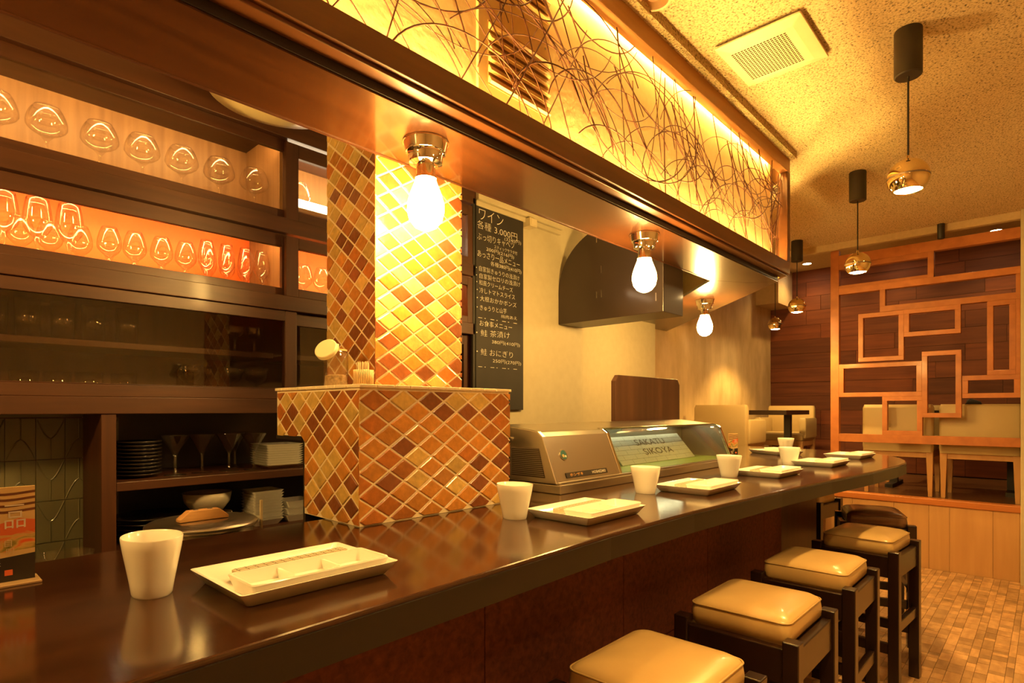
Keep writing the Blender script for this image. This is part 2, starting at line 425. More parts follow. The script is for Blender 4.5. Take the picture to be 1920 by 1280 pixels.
# ------------------------------------------------------------------ bar counter
outline = [(-1.55, .69), (.17, .692), (.55, .705), (1.1, .725), (1.5, .718), (2.1, .682), (2.55, .64), (3.0, .585), (3.4, .556), (3.62, .556), (3.80, .585), (3.98, .64), (4.14, .73),
           (4.27, .86), (4.36, 1.03), (4.41, 1.25), (4.43, 1.6), (4.43, 2.1), (3.75, 2.1), (3.62, 1.9), (3.3, 1.55), (3.02, 1.36), (-1.55, 1.36)]
cnt = thing('bar_counter', 'long dark lacquered bar counter with a rounded end and cork front', 'counter', (1.5, 1.0, 0))
part('countertop', MB().prism(outline, .925, .98), 'counter_wood', cnt, bevel=.004)
eo = [(x, y) for x, y in outline[:18]]
def offset_open(pts, d):
    out = []
    for i, p in enumerate(pts):
        a = Vector(pts[max(i - 1, 0)]); b = Vector(pts[min(i + 1, len(pts) - 1)]); t = (b - a).normalized()
        out.append((p[0] + t.y * d, p[1] - t.x * d))
    return out
e2 = offset_open(eo, .004)
mb = MB()
for i in range(len(eo) - 1):
    mb.add([(*eo[i], .923), (*eo[i + 1], .923), (*e2[i + 1], .923), (*e2[i], .923), (*eo[i], .972), (*eo[i + 1], .972), (*e2[i + 1], .972), (*e2[i], .972)],
           [(0, 3, 2, 1), (4, 5, 6, 7), (0, 1, 5, 4), (2, 3, 7, 6)])
part('edge_band', mb, 'counter_edge', cnt, smooth=60)
for i, x in enumerate([-1.5 + .62 * k for k in range(8)]):
    x2 = min(x + .617, 3.08)
    if x2 - x < .05: continue
    for z0, z1 in ((.02, .46), (.463, .925)):
        part('cork_panel', MB().box(x, x2, 1.0, 1.02, z0, z1), 'cork', cnt, bevel=.001)
part('end_panel', MB().box(3.083, 3.69, 1.003, 1.03, .02, .925).box(3.66, 3.69, 1.03, 2.05, .02, .925), 'side_panel_wood', cnt)
part('body', MB().box(-1.5, 3.66, 1.02, 1.34, 0, .92), 'dark_wood', cnt)

# kitchen worktops behind the counter
solo('kitchen_worktop', MB().box(-1.2, 1.27, 1.365, 1.82, .84, .87).box(-1.2, 1.27, 1.40, 1.80, 0, .84), 'steel_dark', 'low steel kitchen worktop behind the bar counter', 'worktop', (0, 1.6, 0))
solo('kitchen_worktop', MB().box(1.285, 3.0, 1.365, 1.80, .95, .979).box(1.285, 3.0, 1.40, 1.78, 0, .95), 'steel_dark', 'steel worktop carrying the refrigerated display case', 'worktop', (2.1, 1.6, 0))

# ------------------------------------------------------------------ tiled plinth and column
def clip(poly, x0, x1, y0, y1):
    def cl(p, ins, cut):
        out = []
        for i in range(len(p)):
            a, b = p[i], p[(i + 1) % len(p)]
            if ins(a): out.append(a)
            if ins(a) != ins(b): out.append(cut(a, b))
        return out
    def ix(x): return lambda a, b: (x, a[1] + (b[1] - a[1]) * (x - a[0]) / (b[0] - a[0]))
    def iy(y): return lambda a, b: (a[0] + (b[0] - a[0]) * (y - a[1]) / (b[1] - a[1]), y)
    for ins, cut in ((lambda a: a[0] >= x0, ix(x0)), (lambda a: a[0] <= x1, ix(x1)), (lambda a: a[1] >= y0, iy(y0)), (lambda a: a[1] <= y1, iy(y1))):
        poly = cl(poly, ins, cut)
        if len(poly) < 3: return []
    return poly
def area(p): return abs(sum(p[i][0] * p[(i + 1) % len(p)][1] - p[(i + 1) % len(p)][0] * p[i][1] for i in range(len(p)))) / 2
def diamonds(parent, x0, x1, z0, z1, px, pz, ox, oz, place, yel=.2, g=.0045, notch=None):
    """lozenge tiles over a face; place(a, z, out) maps face coordinates to room coordinates"""
    k = 1 - 2 * g / px - .012
    for i in range(-1, int((x1 - x0) / px * 2) + 3):
        for j in range(-1, int((z1 - z0) / pz * 2) + 3):
            if (i + j) % 2: continue
            cx, cz = x0 + ox + i * px / 2, z0 + oz + j * pz / 2
            poly = [(cx + px / 2 * k, cz), (cx, cz + pz / 2 * k), (cx - px / 2 * k, cz), (cx, cz - pz / 2 * k)]
            poly = clip(poly, x0 + .002, x1 - .002, z0 + .002, z1 - .002)
            if notch and poly:
                if cx > notch[0]: poly = clip(poly, x0, x1, notch[1], z1)
                elif cz < notch[1]: poly = clip(poly, x0, notch[0], z0, z1)
            if not poly or area(poly) < .00006: continue
            n = len(poly); mx = sum(p[0] for p in poly) / n; mz = sum(p[1] for p in poly) / n
            ins = [(mx + (a - mx) * .9, mz + (b - mz) * .9) for a, b in poly]
            h = random.uniform(.0022, .0036)
            loops = [[place(a, b, 0) for a, b in poly], [place(a, b, h * .6) for a, b in poly], [place(a, b, h) for a, b in ins]]
            r = random.random()
            mat = 'tile_yellow' if r < yel else 'tile_brown' if r < yel + .26 else 'tile_rust' if r < yel + .46 else 'tile_orange'
            part('tile', MB().loft(loops, False, True), mat, parent)
PX, PZ, PY = .0885, .0578, .0745
base = thing('tiled_plinth', 'low tiled plinth of amber and brown lozenges on the bar counter', 'plinth', (1.02, 1.4, .98))
part('core', MB().prism([(1.20, .9805), (1.468, .9805), (1.468, 1.187), (1.63, 1.187), (1.63, 1.312), (1.20, 1.312)], .759, 1.274, lambda a, b, c: (c, a, b)), 'grout', base)
diamonds(base, .754, 1.28, .981, 1.308, PX, PZ, .043, .011, lambda a, b, o: (a, 1.20 - o, b), .07)
diamonds(base, 1.20, 1.625, .981, 1.308, PY, PZ, .0, .011, lambda a, b, o: (.759 - o, a, b), .28, notch=(1.465, 1.185))
x = .753
while x < 1.275:
    w = min(random.uniform(.045, .06), 1.281 - x); part('cap_tile', MB().box(x + .001, x + w - .0015, 1.193, 1.25, 1.312, 1.32), 'grout', base, bevel=.0015); x += w
y = 1.25
while y < 1.62:
    w = min(random.uniform(.04, .055), 1.632 - y); part('cap_tile', MB().box(.752, .80, y + .001, y + w - .0015, 1.312, 1.32), 'grout', base, bevel=.0015); y += w
part('cap', MB().box(.80, 1.274, 1.25, 1.63, 1.312, 1.319), 'grout', base)
part('black_frame', MB().box(.762, 1.27, 1.470, 1.482, .88, 1.186).box(.757, 1.27, 1.482, 1.632, 1.176, 1.186), 'black_metal', base)
col = thing('tiled_column', 'tall tiled column of amber and brown lozenges rising to the wooden canopy', 'column', (1.1, 1.54, 1.32))
part('core', MB().box(.941, 1.264, 1.406, 1.674, 1.3201, 2.318), 'grout', col)
diamonds(col, .936, 1.270, 1.322, 2.10, PX, PZ, .05, .02, lambda a, b, o: (a, 1.406 - o, b), .26)
diamonds(col, 1.402, 1.674, 1.322, 2.25, PY, PZ, .0, .02, lambda a, b, o: (.941 - o, a, b), .30)

# ------------------------------------------------------------------ wooden canopy over the counter
can = thing('counter_canopy', 'wooden ceiling canopy with backlit twig screen above the bar counter', 'canopy', (1.5, 1.2, 1.965))
part('soffit_board', MB().prism([(-1.55, 1.13), (3.415, 1.13), (3.31, 1.27), (3.125, 1.385), (-1.55, 1.385)], 1.98, 1.994), 'soffit_wood', can)
part('soffit_board', MB().prism([(3.418, 1.13), (4.888, 2.6), (4.34, 2.6), (3.128, 1.387), (3.312, 1.272)], 1.98, 1.994), 'soffit_wood', can)
part('soffit_edge', MB().box(-1.55, 3.13, 1.385, 1.393, 1.978, 2.05), 'dark_wood', can)
part('bottom_rail', MB().box(-1.55, 3.44, 1.07, 1.09, 2.016, 2.082), 'rail_wood', can, bevel=.002)
part('rail_bead', MB().box(-1.55, 3.43, 1.084, 1.126, 2.006, 2.0155), 'rail_wood', can, bevel=.002)
part('shadow_strip', MB().box(-1.55, 3.41, 1.126, 1.13, 1.985, 2.03), 'black_metal', can)
part('top_beam', MB().box(-1.55, 3.44, 1.07, 1.115, 2.583, 2.672), 'beam_wood', can, bevel=.003)
part('corner_post', MB().prism([(3.395, 1.07), (3.44, 1.07), (3.475, 1.105), (3.44, 1.14), (3.395, 1.115)], 2.082, 2.583), 'rail_wood', can, bevel=.002)
def diag(a, t, z):   # point on the angled end: a along the 45 degree run, t inward
    s = .70711; return (3.44 + (a - t) * s, 1.07 + (a + t) * s, z)
mb = MB(); q = [(.03, 0), (1.9, 0), (1.9, .05), (.03, .02)]
part('end_bottom_rail', MB().prism(q, 2.016, 2.082, lambda a, b, c: diag(a, b, c)), 'rail_wood', can)
part('end_top_beam', MB().prism(q, 2.583, 2.672, lambda a, b, c: diag(a, b, c)), 'beam_wood', can)
part('plaster_panel', MB().box(-1.55, 3.40, 1.165, 1.19, 1.995, ZC), 'plaster', can)
part('end_plaster_panel', MB().prism([(.06, .10), (1.9, .10), (1.9, .125), (.06, .125)], 1.995, ZC, lambda a, b, c: diag(a, b, c)), 'plaster', can)
part('led_strip', MB().box(-1.5, 3.36, 1.140, 1.160, 2.640, 2.655), 'led_yellow', can)
part('led_strip', MB().box(-1.5, 3.36, 1.135, 1.155, 2.008, 2.016), 'led_cove', can)
part('led_strip', MB().prism([(.1, .06), (1.8, .06), (1.8, .075), (.1, .075)], 1.996, 2.004, lambda a, b, c: diag(a, b, c)), 'led_cove', can)
# louvred vent on the plaster
lx0, lx1 = 1.105, 1.413
vt = part('vent_panel', MB().box(lx0, lx1, 1.155, 1.165, 2.08, 2.66), 'vent_wood', can, bevel=.001)
for (za, zb) in ((2.172, 2.352), (2.466, 2.62)):
    part('vent_opening', MB().box(lx0 + .037, lx1 - .009, 1.153, 1.1552, za, zb), 'vent_shade', vt)
    k = 6
    for i in range(k):
        z = za + (i + .5) * (zb - za) / k; h = (zb - za) / k * .62
        part('vent_slat', MB().prism([(1.154, z - h / 2), (1.146, z - h / 2 - .006), (1.141, z - h / 2), (1.151, z + h / 2)], lx0 + .037, lx1 - .009, lambda a, b, c: (c, a, b)), 'vent_wood', vt)
for (sx, sz) in ((lx0 + .016, 2.43), (lx1 - .02, 2.385), (lx1 - .02, 2.44), (lx0 + .016, 2.12)):
    part('screw', MB().tube([(sx, 1.1555, sz), (sx, 1.1535, sz)], .004, 8), 'steel_dark', vt)
# twigs
def twig_path(x, kind, xr):
    pts = []
    if kind == 0:       # long nearly straight stem
        a = R(random.choice((random.uniform(112, 140), random.uniform(120, 146), random.uniform(88, 104), random.uniform(50, 74)))); cv = random.uniform(-.22, .22); L = random.uniform(.5, .8)
        z = random.choice((2.0, 2.04, random.uniform(2.06, 2.25)))
        for i in range(17):
            pts.append((x, z)); x += math.cos(a) * L / 16; z += math.sin(a) * L / 16; a += cv / 16
    else:               # arch or bowl
        r = random.uniform(.17, .36); up = kind == 1; zc = random.uniform(1.98, 2.28) if up else random.uniform(2.42, 2.72)
        a0 = random.uniform(0, 35); a1 = random.uniform(140, 180)
        for i in range(25):
            a = R(a0 + (a1 - a0) * i / 24); pts.append((x + r * 1.3 * math.cos(a), zc + (1 if up else -1) * r * math.sin(a)))
    run = []; best = []
    for p in pts + [(0, 0)]:
        if 2.06 < p[1] < 2.605 and xr[0] < p[0] < xr[1]: run.append(p)
        else:
            if len(run) > len(best): best = run
            run = []
    return best
def twigs(n, xr, place):
    for i in range(n):
        for _ in range(20):
            x = xr[0] + (xr[1] - xr[0]) * (i + random.random()) / n
            p = twig_path(x, (0, 1, 2, 0, 1)[i % 5] if random.random() < .8 else random.choice((0, 1, 2)), xr)
            if len(p) >= 7: break
        else: continue
        y = random.uniform(.018, .046); d = random.uniform(-.006, .006)
        part('twig', MB().tube([place(a, y + d * j / len(p), b) for j, (a, b) in enumerate(p)], random.choice((.0017, .0021, .0026)), 4), 'twig', can, smooth=180)
twigs(135, (-.2, 3.395), lambda a, t, z: (a, 1.07 + t, z))
twigs(40, (.05, 1.2), lambda a, t, z: diag(a, t, z))
sp = part('screen_spot', MB().tube([diag(.03, .06, 2.50), diag(.10, .05, 2.515)], .014, 10), 'steel_dark', can)

# canopy bulbs
def make_bulb(name, loc, label):
    t = thing(name, label, 'light bulb', loc, 'bare bulbs under the canopy', local=True)
    part('ceiling_plate', MB().lathe([(.062, -.004), (.062, -.001), (.058, 0)], 32), 'chrome', t, smooth=True)
    part('holder', MB().lathe([(.060, -.004), (.054, -.030), (.050, -.032), (.046, -.040), (.045, -.058), (.036, -.062), (.032, -.064)], 32), 'chrome', t, smooth=True)
    part('neck', MB().lathe([(.026, -.062), (.026, -.088), (.030, -.100)], 24), 'chrome', t, smooth=True)
    part('bulb', MB().lathe([(.027, -.100), (.032, -.115), (.042, -.140), (.049, -.165), (.050, -.185), (.044, -.210), (.030, -.228), (.012, -.237), (.001, -.238)], 24), 'bulb_glow', t, smooth=180)
    return t
make_bulb('canopy_bulb', (.985, 1.235, 1.98), 'bare glowing bulb in a chrome holder in front of the tiled column')
make_bulb('canopy_bulb', (-.42, 1.235, 1.98), 'bare glowing bulb at the near end of the canopy before the menu card')
make_bulb('canopy_bulb', (2.12, 1.227, 1.98), 'bare glowing bulb in front of the dark arched panel')
make_bulb('canopy_bulb', (3.66, 1.67, 1.98), 'bare glowing bulb on the angled end of the canopy')

# ------------------------------------------------------------------ dark arched panel on the kitchen wall
pa = thing('arched_screen_panel', 'black hanging kitchen screen panel with a quarter round corner', 'panel', (2.7, 1.75, 1.743))
arc = [(1.70 + .357 * math.sin(R(90 - a)), 1.93 + .32 * math.sin(R(a))) for a in range(0, 91, 6)]
part('panel', MB().prism([(1.40, 1.743), (2.057, 1.743)] + arc + [(1.40, 2.25)], 2.60, 2.81, lambda a, b, c: (c, a, b)), 'black_panel', pa, bevel=.002)
for (y, z0, z1) in ((1.765, 1.99, 2.03), (1.765, 1.86, 1.90), (1.795, 1.86, 1.895), (1.795, 2.16, 2.2), (1.44, 1.80, 1.84)):
    part('metal_strip', MB().box(2.597, 2.60, y - .0018, y + .0018, z0, z1), 'steel', pa)

# ------------------------------------------------------------------ glass-fronted cabinet wall
cab = thing('display_cabinet', 'dark wooden wall cabinet with sliding glass doors full of glassware', 'cabinet', (.6, 2.2, 1.246))
part('top_rail', MB().box(-.6, 1.93, 2.04, 2.07, 2.251, 2.315), 'dark_wood', cab, bevel=.002)
part('middle_rail', MB().box(-.6, 1.93, 2.04, 2.07, 1.903, 1.958), 'dark_wood', cab, bevel=.002)
part('middle_rail', MB().box(-.6, 1.93, 2.04, 2.07, 1.621, 1.675), 'dark_wood', cab, bevel=.002)
part('bottom_board', MB().box(-.6, 1.93, 2.045, 2.07, 1.246, 1.297), 'dark_wood', cab, bevel=.002)
part('bottom_rail', MB().box(-.6, 1.93, 2.05, 2.07, 1.297, 1.334), 'dark_wood', cab, bevel=.002)
part('back_panel', MB().box(-.6, 1.93, 2.395, 2.41, 1.97, 2.315), 'cabinet_back', cab)
part('back_panel', MB().box(-.6, 1.93, 2.36, 2.41, 1.69, 1.955), 'red_back', cab)
part('back_panel', MB().box(-.6, 1.93, 2.395, 2.41, 1.25, 1.665), 'dark_wood_v', cab)
part('top_board', MB().box(-.6, 1.93, 2.07, 2.41, 2.301, 2.317), 'dark_wood', cab)
for z in (1.957, 1.675, 1.285): part('shelf_board', MB().box(-.6, 1.93, 2.07, 2.395, z - .018, z + .012), 'dark_wood', cab)
part('inner_shelf', MB().box(-.6, .99, 2.16, 2.39, 1.452, 1.472), 'dark_wood', cab, bevel=.002)
part('inner_shelf', MB().box(1.06, 1.9, 2.16, 2.39, 1.452, 1.472), 'dark_wood', cab, bevel=.002)
part('side_panel', MB().box(1.93, 1.935, 2.04, 2.41, 1.246, 2.315), 'dark_wood_v', cab)
part('partition', MB().box(.985, 1.002, 2.095, 2.39, 1.97, 2.30), 'cabinet_back', cab)
part('partition', MB().box(.985, 1.002, 2.095, 2.39, 1.69, 1.94), 'cabinet_back', cab)
def door(x0, x1, z0, z1, yb, rb, rt, sl, sr, pane, wd='dark_wood'):
    d = part('sliding_door', MB().box(x0 + sl, x1 - sr, yb, yb + .018, z0, z0 + rb).box(x0 + sl, x1 - sr, yb, yb + .018, z1 - rt, z1), wd, cab, bevel=.0015)
    part('door_stile', MB().box(x0, x0 + sl, yb, yb + .018, z0, z1), 'dark_wood_v', d, bevel=.0015)
    part('door_stile', MB().box(x1 - sr, x1, yb, yb + .018, z0, z1), 'dark_wood_v', d, bevel=.0015)
    part('door_pane', MB().box(x0 + sl, x1 - sr, yb + .008, yb + .011, z0 + rb, z1 - rt), pane, d)
# upper row
door(-.5, 1.0, 1.958, 2.251, 2.062, .034, .042, .03, .012, 'pane_clear')
door(.985, 1.925, 1.958, 2.24, 2.0435, .034, .05, .048, .04, 'pane_clear')
door(-.5, 1.0, 1.675, 1.903, 2.066, .031, .046, .03, .02, 'pane_clear')
door(.985, 1.925, 1.675, 1.895, 2.0435, .031, .04, .048, .04, 'pane_clear')
door(-.5, 1.03, 1.334, 1.621, 2.052, .003, .038, .03, .045, 'pane_smoked')
door(.99, 1.925, 1.334, 1.618, 2.072, .003, .045, .04, .04, 'pane_smoked')
part('light_bar', MB().box(-.5, .96, 2.10, 2.115, 2.284, 2.298), 'led_cabinet', cab)
part('light_bar', MB().box(1.04, 1.9, 2.10, 2.115, 2.284, 2.298), 'led_cabinet', cab)
part('light_bar', MB().box(-.5, .96, 2.10, 2.115, 1.922, 1.934), 'led_red', cab)
part('light_bar', MB().box(1.04, 1.9, 2.10, 2.115, 1.922, 1.934), 'led_red', cab)
part('fluorescent_tube', MB().tube([(1.06, 2.33, 2.135), (1.7, 2.33, 2.135)], .014, 12), 'tube_white', cab, smooth=True)
part('tube_holder', MB().box(1.04, 1.72, 2.345, 2.394, 2.12, 2.15), 'cream_plastic', cab)

# open shelf unit under the cabinet
sh = thing('open_shelf_unit', 'dark open shelf unit holding plates and cocktail glasses under the cabinet', 'shelf', (.85, 2.2, 0))
part('post', MB().box(.424, .462, 2.05, 2.29, .3, 1.246), 'dark_wood_v', sh, bevel=.002)
part('shelf', MB().box(.462, 1.5, 2.05, 2.40, 1.012, 1.04), 'dark_wood', sh, bevel=.002)
part('shelf', MB().box(.462, 1.5, 2.05, 2.40, .807, .835), 'dark_wood', sh, bevel=.002)
part('back_panel', MB().box(.462, 1.93, 2.40, 2.415, .3, 1.246), 'black_panel', sh)
part('side_panel', MB().box(1.5, 1.52, 2.05, 2.40, .3, 1.246), 'dark_wood_v', sh)

# green relief tiles
gw = struct('wall_tiled', MB().box(-.6, .424, 2.30, 2.41, .3, 1.25), 'green_grout')
def ytile(flip):
    w, h, t = .0355, .064, .006; s = -1 if flip else 1
    mb = MB().box(-w, w, 0, t, -h, h)
    mb.tube([(0, 0, -h * s), (0, 0, 0)], .0022, 6)
    for sx in (1, -1):
        mb.tube([(sx * w * f ** .8 * .95, 0, s * (h * .93 * f ** 1.25)) for f in (0, .15, .3, .5, .7, .85, 1)], .0022, 6)
    me = mesh_from(mb, 'relief_tile'); me.materials.append(MATS['green_tile']); me.polygons.foreach_set('use_smooth', [True] * len(me.polygons)); me.set_sharp_from_angle(angle=R(40)); return me
yt = (ytile(False), ytile(True))
for i in range(-4, 3):
    for j in range(4):
        piece('relief_tile', yt[i % 2], gw, (.342 + i * .0725, 2.294, 1.168 - j * .13))
part('wall_trim', MB().box(-.6, .424, 2.285, 2.30, 1.235, 1.25), 'green_tile', gw)

# ------------------------------------------------------------------ glassware
NTH = ('first', 'second', 'third', 'fourth', 'fifth', 'sixth', 'seventh', 'eighth', 'ninth', 'tenth', 'eleventh')
def glass_obj(name, prof, label, cat, loc, group, n=20):
    mat = 'tumbler_glass' if loc[2] < 1.6 else 'wine_glass'
    return solo(name, MB().lathe(prof, n, cap0=False, cap1=False), mat, label, cat, loc, group, smooth=180, local=True)
def wine_prof(foot, stem, hb, rb, rim, H, wall=.0012):
    out = [(.001, 0), (foot, .001), (foot, .003), (.006, .007), (stem, .015), (stem, hb - .012), (.008, hb - .004)]
    body = []
    for i in range(1, 11):
        f = i / 10; z = hb + (H - hb) * f
        r = (rb * math.sin(min(1, f / .42) * math.pi / 2)) if f < .42 else rim + (rb - rim) * (max(0, math.cos((f - .42) / .58 * math.pi / 2)) ** .9)
        body.append((r, z))
    inner = [(max(r - wall, .001), z) for r, z in body[::-1]]
    return out + body + inner + [(.001, hb + .002)]
wp = wine_prof(.036, .004, .100, .052, .034, .192)
G1 = 'balloon wine glasses on the lit top shelf'
big = wine_prof(.032, .005, .055, .0355, .026, .178); mid = wine_prof(.030, .005, .050, .034, .021, .150); tall = wine_prof(.026, .004, .05, .028, .019, .168)
def row(name, prof, pts, label, cat, group, z, tail=None):
    first = None
    for k, (x, y) in enumerate(pts):
        l = label if tail is None else '%s, %s %s' % (label, NTH[k], tail)
        if first is None: first = glass_obj(name, prof, l, cat, (x, y, z), group)
        else: dup(first, (x, y, z), None, l)
row('balloon_wine_glass', wp, [(x, 2.2) for x in (.936, .81, .687, .568, .451, .319, .205)], 'round balloon wine glass on the amber shelf', 'wine glass', G1, 1.97, 'from the centre door stile')
row('balloon_wine_glass', wp, ((1.105, 2.2),), 'round balloon wine glass in front of the white tube light', 'wine glass', G1, 1.97)
row('large_wine_glass', big, ((.362, 2.13), (.288, 2.13), (.214, 2.13)), 'large wine glass at the front of the orange shelf', 'wine glass', 'large wine glasses on the orange shelf', 1.687, 'from the egg shaped glasses')
row('wine_glass', mid, ((.407, 2.24), (.332, 2.24), (.263, 2.24)), 'egg shaped wine glass half behind the large ones, orange shelf', 'wine glass', 'egg shaped wine glasses on the orange shelf', 1.687)
row('wine_glass', mid, ((.696, 2.19), (.622, 2.19), (.544, 2.19), (.474, 2.19)), 'egg shaped wine glass standing alone on the orange shelf', 'wine glass', 'egg shaped wine glasses on the orange shelf', 1.687, 'from the tulip glasses')
row('wine_glass', mid, ((1.129, 2.19), (1.206, 2.19)), 'egg shaped wine glass between the centre stile and tiled column', 'wine glass', 'egg shaped wine glasses on the orange shelf', 1.687)
row('tulip_glass', tall, ((.955, 2.18), (.896, 2.18), (.828, 2.18), (.76, 2.18)), 'slim tulip glass on the orange shelf', 'glass', 'tulip glasses on the orange shelf', 1.687, 'from the centre door stile')
row('tulip_glass', tall, ((.795, 2.26), (.86, 2.26), (.925, 2.26)), 'slim tulip glass in the back row of the orange shelf', 'glass', 'tulip glasses on the orange shelf', 1.687)
def tumbler(r0, r1, h): return [(.001, 0), (r0, 0), (r1, h), (r1 - .002, h), (r0 - .002, .008), (.001, .008)]
row('highball_glass', tumbler(.029, .033, .118), ((.205, 2.24), (.28, 2.24), (.32, 2.31), (.364, 2.24), (.442, 2.24), (.535, 2.24), (.49, 2.31)), 'tall plain highball glass on the upper shelf behind smoked glass', 'glass', 'highball glasses behind smoked glass', 1.472)
row('liqueur_glass', wine_prof(.026, .005, .055, .03, .031, .10), ((.88, 2.24), (.952, 2.24)), 'small stemmed glass on the upper shelf behind smoked glass', 'glass', 'small stemmed glasses behind smoked glass', 1.472)
row('rocks_glass', tumbler(.033, .036, .075), ((.506, 2.16), (.415, 2.16), (.337, 2.16), (.262, 2.16)), 'short rocks glass behind smoked glass', 'glass', 'rocks glasses behind smoked glass', 1.297, 'away from the coupe glasses')
martini = [(.001, 0), (.033, .001), (.033, .003), (.006, .006), (.0045, .02), (.0045, .062), (.008, .070), (.043, .132), (.0445, .134), (.042, .132), (.006, .073), (.001, .072)]
coupe = [(.001, 0), (.03, .001), (.03, .003), (.006, .006), (.0045, .018), (.0045, .05), (.02, .056), (.036, .075), (.042, .10), (.043, .115), (.0415, .115), (.04, .10), (.034, .078), (.001, .056)]
row('coupe_glass', coupe, ((.698, 2.16), (.757, 2.24), (.835, 2.16), (.925, 2.16)), 'wide coupe glass on the lower shelf behind smoked glass', 'glass', 'coupe glasses behind smoked glass', 1.297)
row('martini_glass', martini, ((.645, 2.13), (.735, 2.15), (.825, 2.15), (.90, 2.12)), 'martini glass on the open shelf', 'glass', 'martini glasses on the open shelf', 1.04, 'from the dark plate stack')
row('martini_glass', martini, ((.885, 2.25),), 'martini glass behind the others beside the white square plates', 'glass', 'martini glasses on the open shelf', 1.04)

# plates and bowls in the open shelf
def round_plate(r): return [(.001, 0), (r * .55, 0), (r, .012), (r, .0145), (r * .58, .004), (.001, .004)]
def stack(name, mbf, mat, n, dz, loc, label, cat, group, smooth=180, jit=.0012, rz=0):
    f = None
    for k in range(n):
        p = (loc[0] + random.uniform(-jit, jit), loc[1] + random.uniform(-jit, jit), loc[2] + k * dz)
        l = '%s, %s' % (label, 'topmost' if k == n - 1 else NTH[k] + ' from the bottom')
        if f is None: f = solo(name, mbf, mat, l, cat, p, group, smooth=smooth, local=True, rz=rz)
        else: dup(f, p, rz, l)
stack('dark_plate', MB().lathe(round_plate(.07), 24, cap0=False, cap1=False), 'dark_ceramic', 10, .0115, (.545, 2.17, 1.04), 'small dark plate stacked beside the martini glasses', 'plate', 'stack of small dark plates')
stack('dark_platter', MB().lathe(round_plate(.12), 32, cap0=False, cap1=False), 'dark_ceramic', 5, .0155, (.60, 2.19, .835), 'large dark plate in the low stack by the post', 'plate', 'stack of large dark plates')
def sq_dish(hx, hy, h, t=.004):
    return MB().loft([rrect(hx * .72, hy * .72, .006, 0, 4), rrect(hx, hy, .008, h, 4), rrect(hx - .003, hy - .003, .008, h, 4), rrect(hx * .72, hy * .72, .006, t, 4)], True, True)
stack('square_plate', sq_dish(.074, .074, .014), 'white_ceramic', 10, .0085, (1.005, 2.16, 1.04), 'white square plate stacked beside the martini glasses', 'plate', 'stack of white square plates', smooth=40)
stack('square_bowl', sq_dish(.058, .058, .022), 'white_ceramic', 11, .0105, (.945, 2.15, .835), 'white square dish in the tall bottom shelf stack', 'dish', 'tall stack of white square dishes', smooth=40)
stack('small_dish', sq_dish(.055, .055, .026), 'white_ceramic', 3, .026, (1.067, 2.15, .835), 'white small dish in the short stack by the plinth', 'dish', 'short stack of white dishes', smooth=40)
bowl = [(.001, 0), (.05, 0), (.072, .03), (.078, .062), (.076, .062), (.068, .030), (.045, .006), (.001, .006)]
stack('shallow_bowl', MB().lathe(bowl, 28, cap0=False, cap1=False), 'grey_ceramic', 2, .072, (.76, 2.17, .835), 'wide pale bowl behind the pot', 'bowl', 'pair of pale bowls')

# pot with lid behind the counter
pot = thing('stock_pot', 'round steel pot with wooden lid handle behind the bar counter', 'pot', (.58, 1.69, .87))
part('body', MB().lathe([(.12, 0), (.125, .005), (.125, .075)], 40, (.58, 1.69, .87)), 'steel', pot, smooth=True)
part('lid', MB().lathe([(.133, .072), (.138, .076), (.138, .082), (.130, .088), (.001, .090)], 48, (.58, 1.69, .87)), 'steel', pot, smooth=True)
hd = part('lid_handle', MB().loft([[(.58 + sx * a, 1.69 + sy * .016, .960) for sx, sy in ((1, 1), (-1, 1), (-1, -1), (1, -1))] for a in (.062,)] + [[(.58 + sx * .062, 1.69 + sy * .016, .968) for sx, sy in ((1, 1), (-1, 1), (-1, -1), (1, -1))], [(.58 + sx * .038, 1.69 + sy * .014, .988) for sx, sy in ((1, 1), (-1, 1), (-1, -1), (1, -1))]]), 'handle_wood', pot, bevel=.002)
for sx in (-.018, .018): part('handle_screw', MB().lathe([(.007, 0), (.006, .0015), (.001, .002)], 12, (.58 + sx, 1.69, .988)), 'steel_dark', hd)
solo('glass_bowl', MB().lathe([(.001, 0), (.035, 0), (.048, .095), (.050, .1), (.047, .1), (.034, .004), (.001, .004)], 28, (.238, 1.45, .871), False, False), 'wine_glass', 'clear glass bowl on the kitchen worktop behind the menu stand', 'bowl', (.238, 1.45, .871), smooth=180)
solo('wooden_stick', MB().box(.722, .728, 1.655, 1.661, .871, 1.0), 'pick_wood', 'thin wooden stick upright beside the steel pot', 'stick', (.725, 1.658, .871))

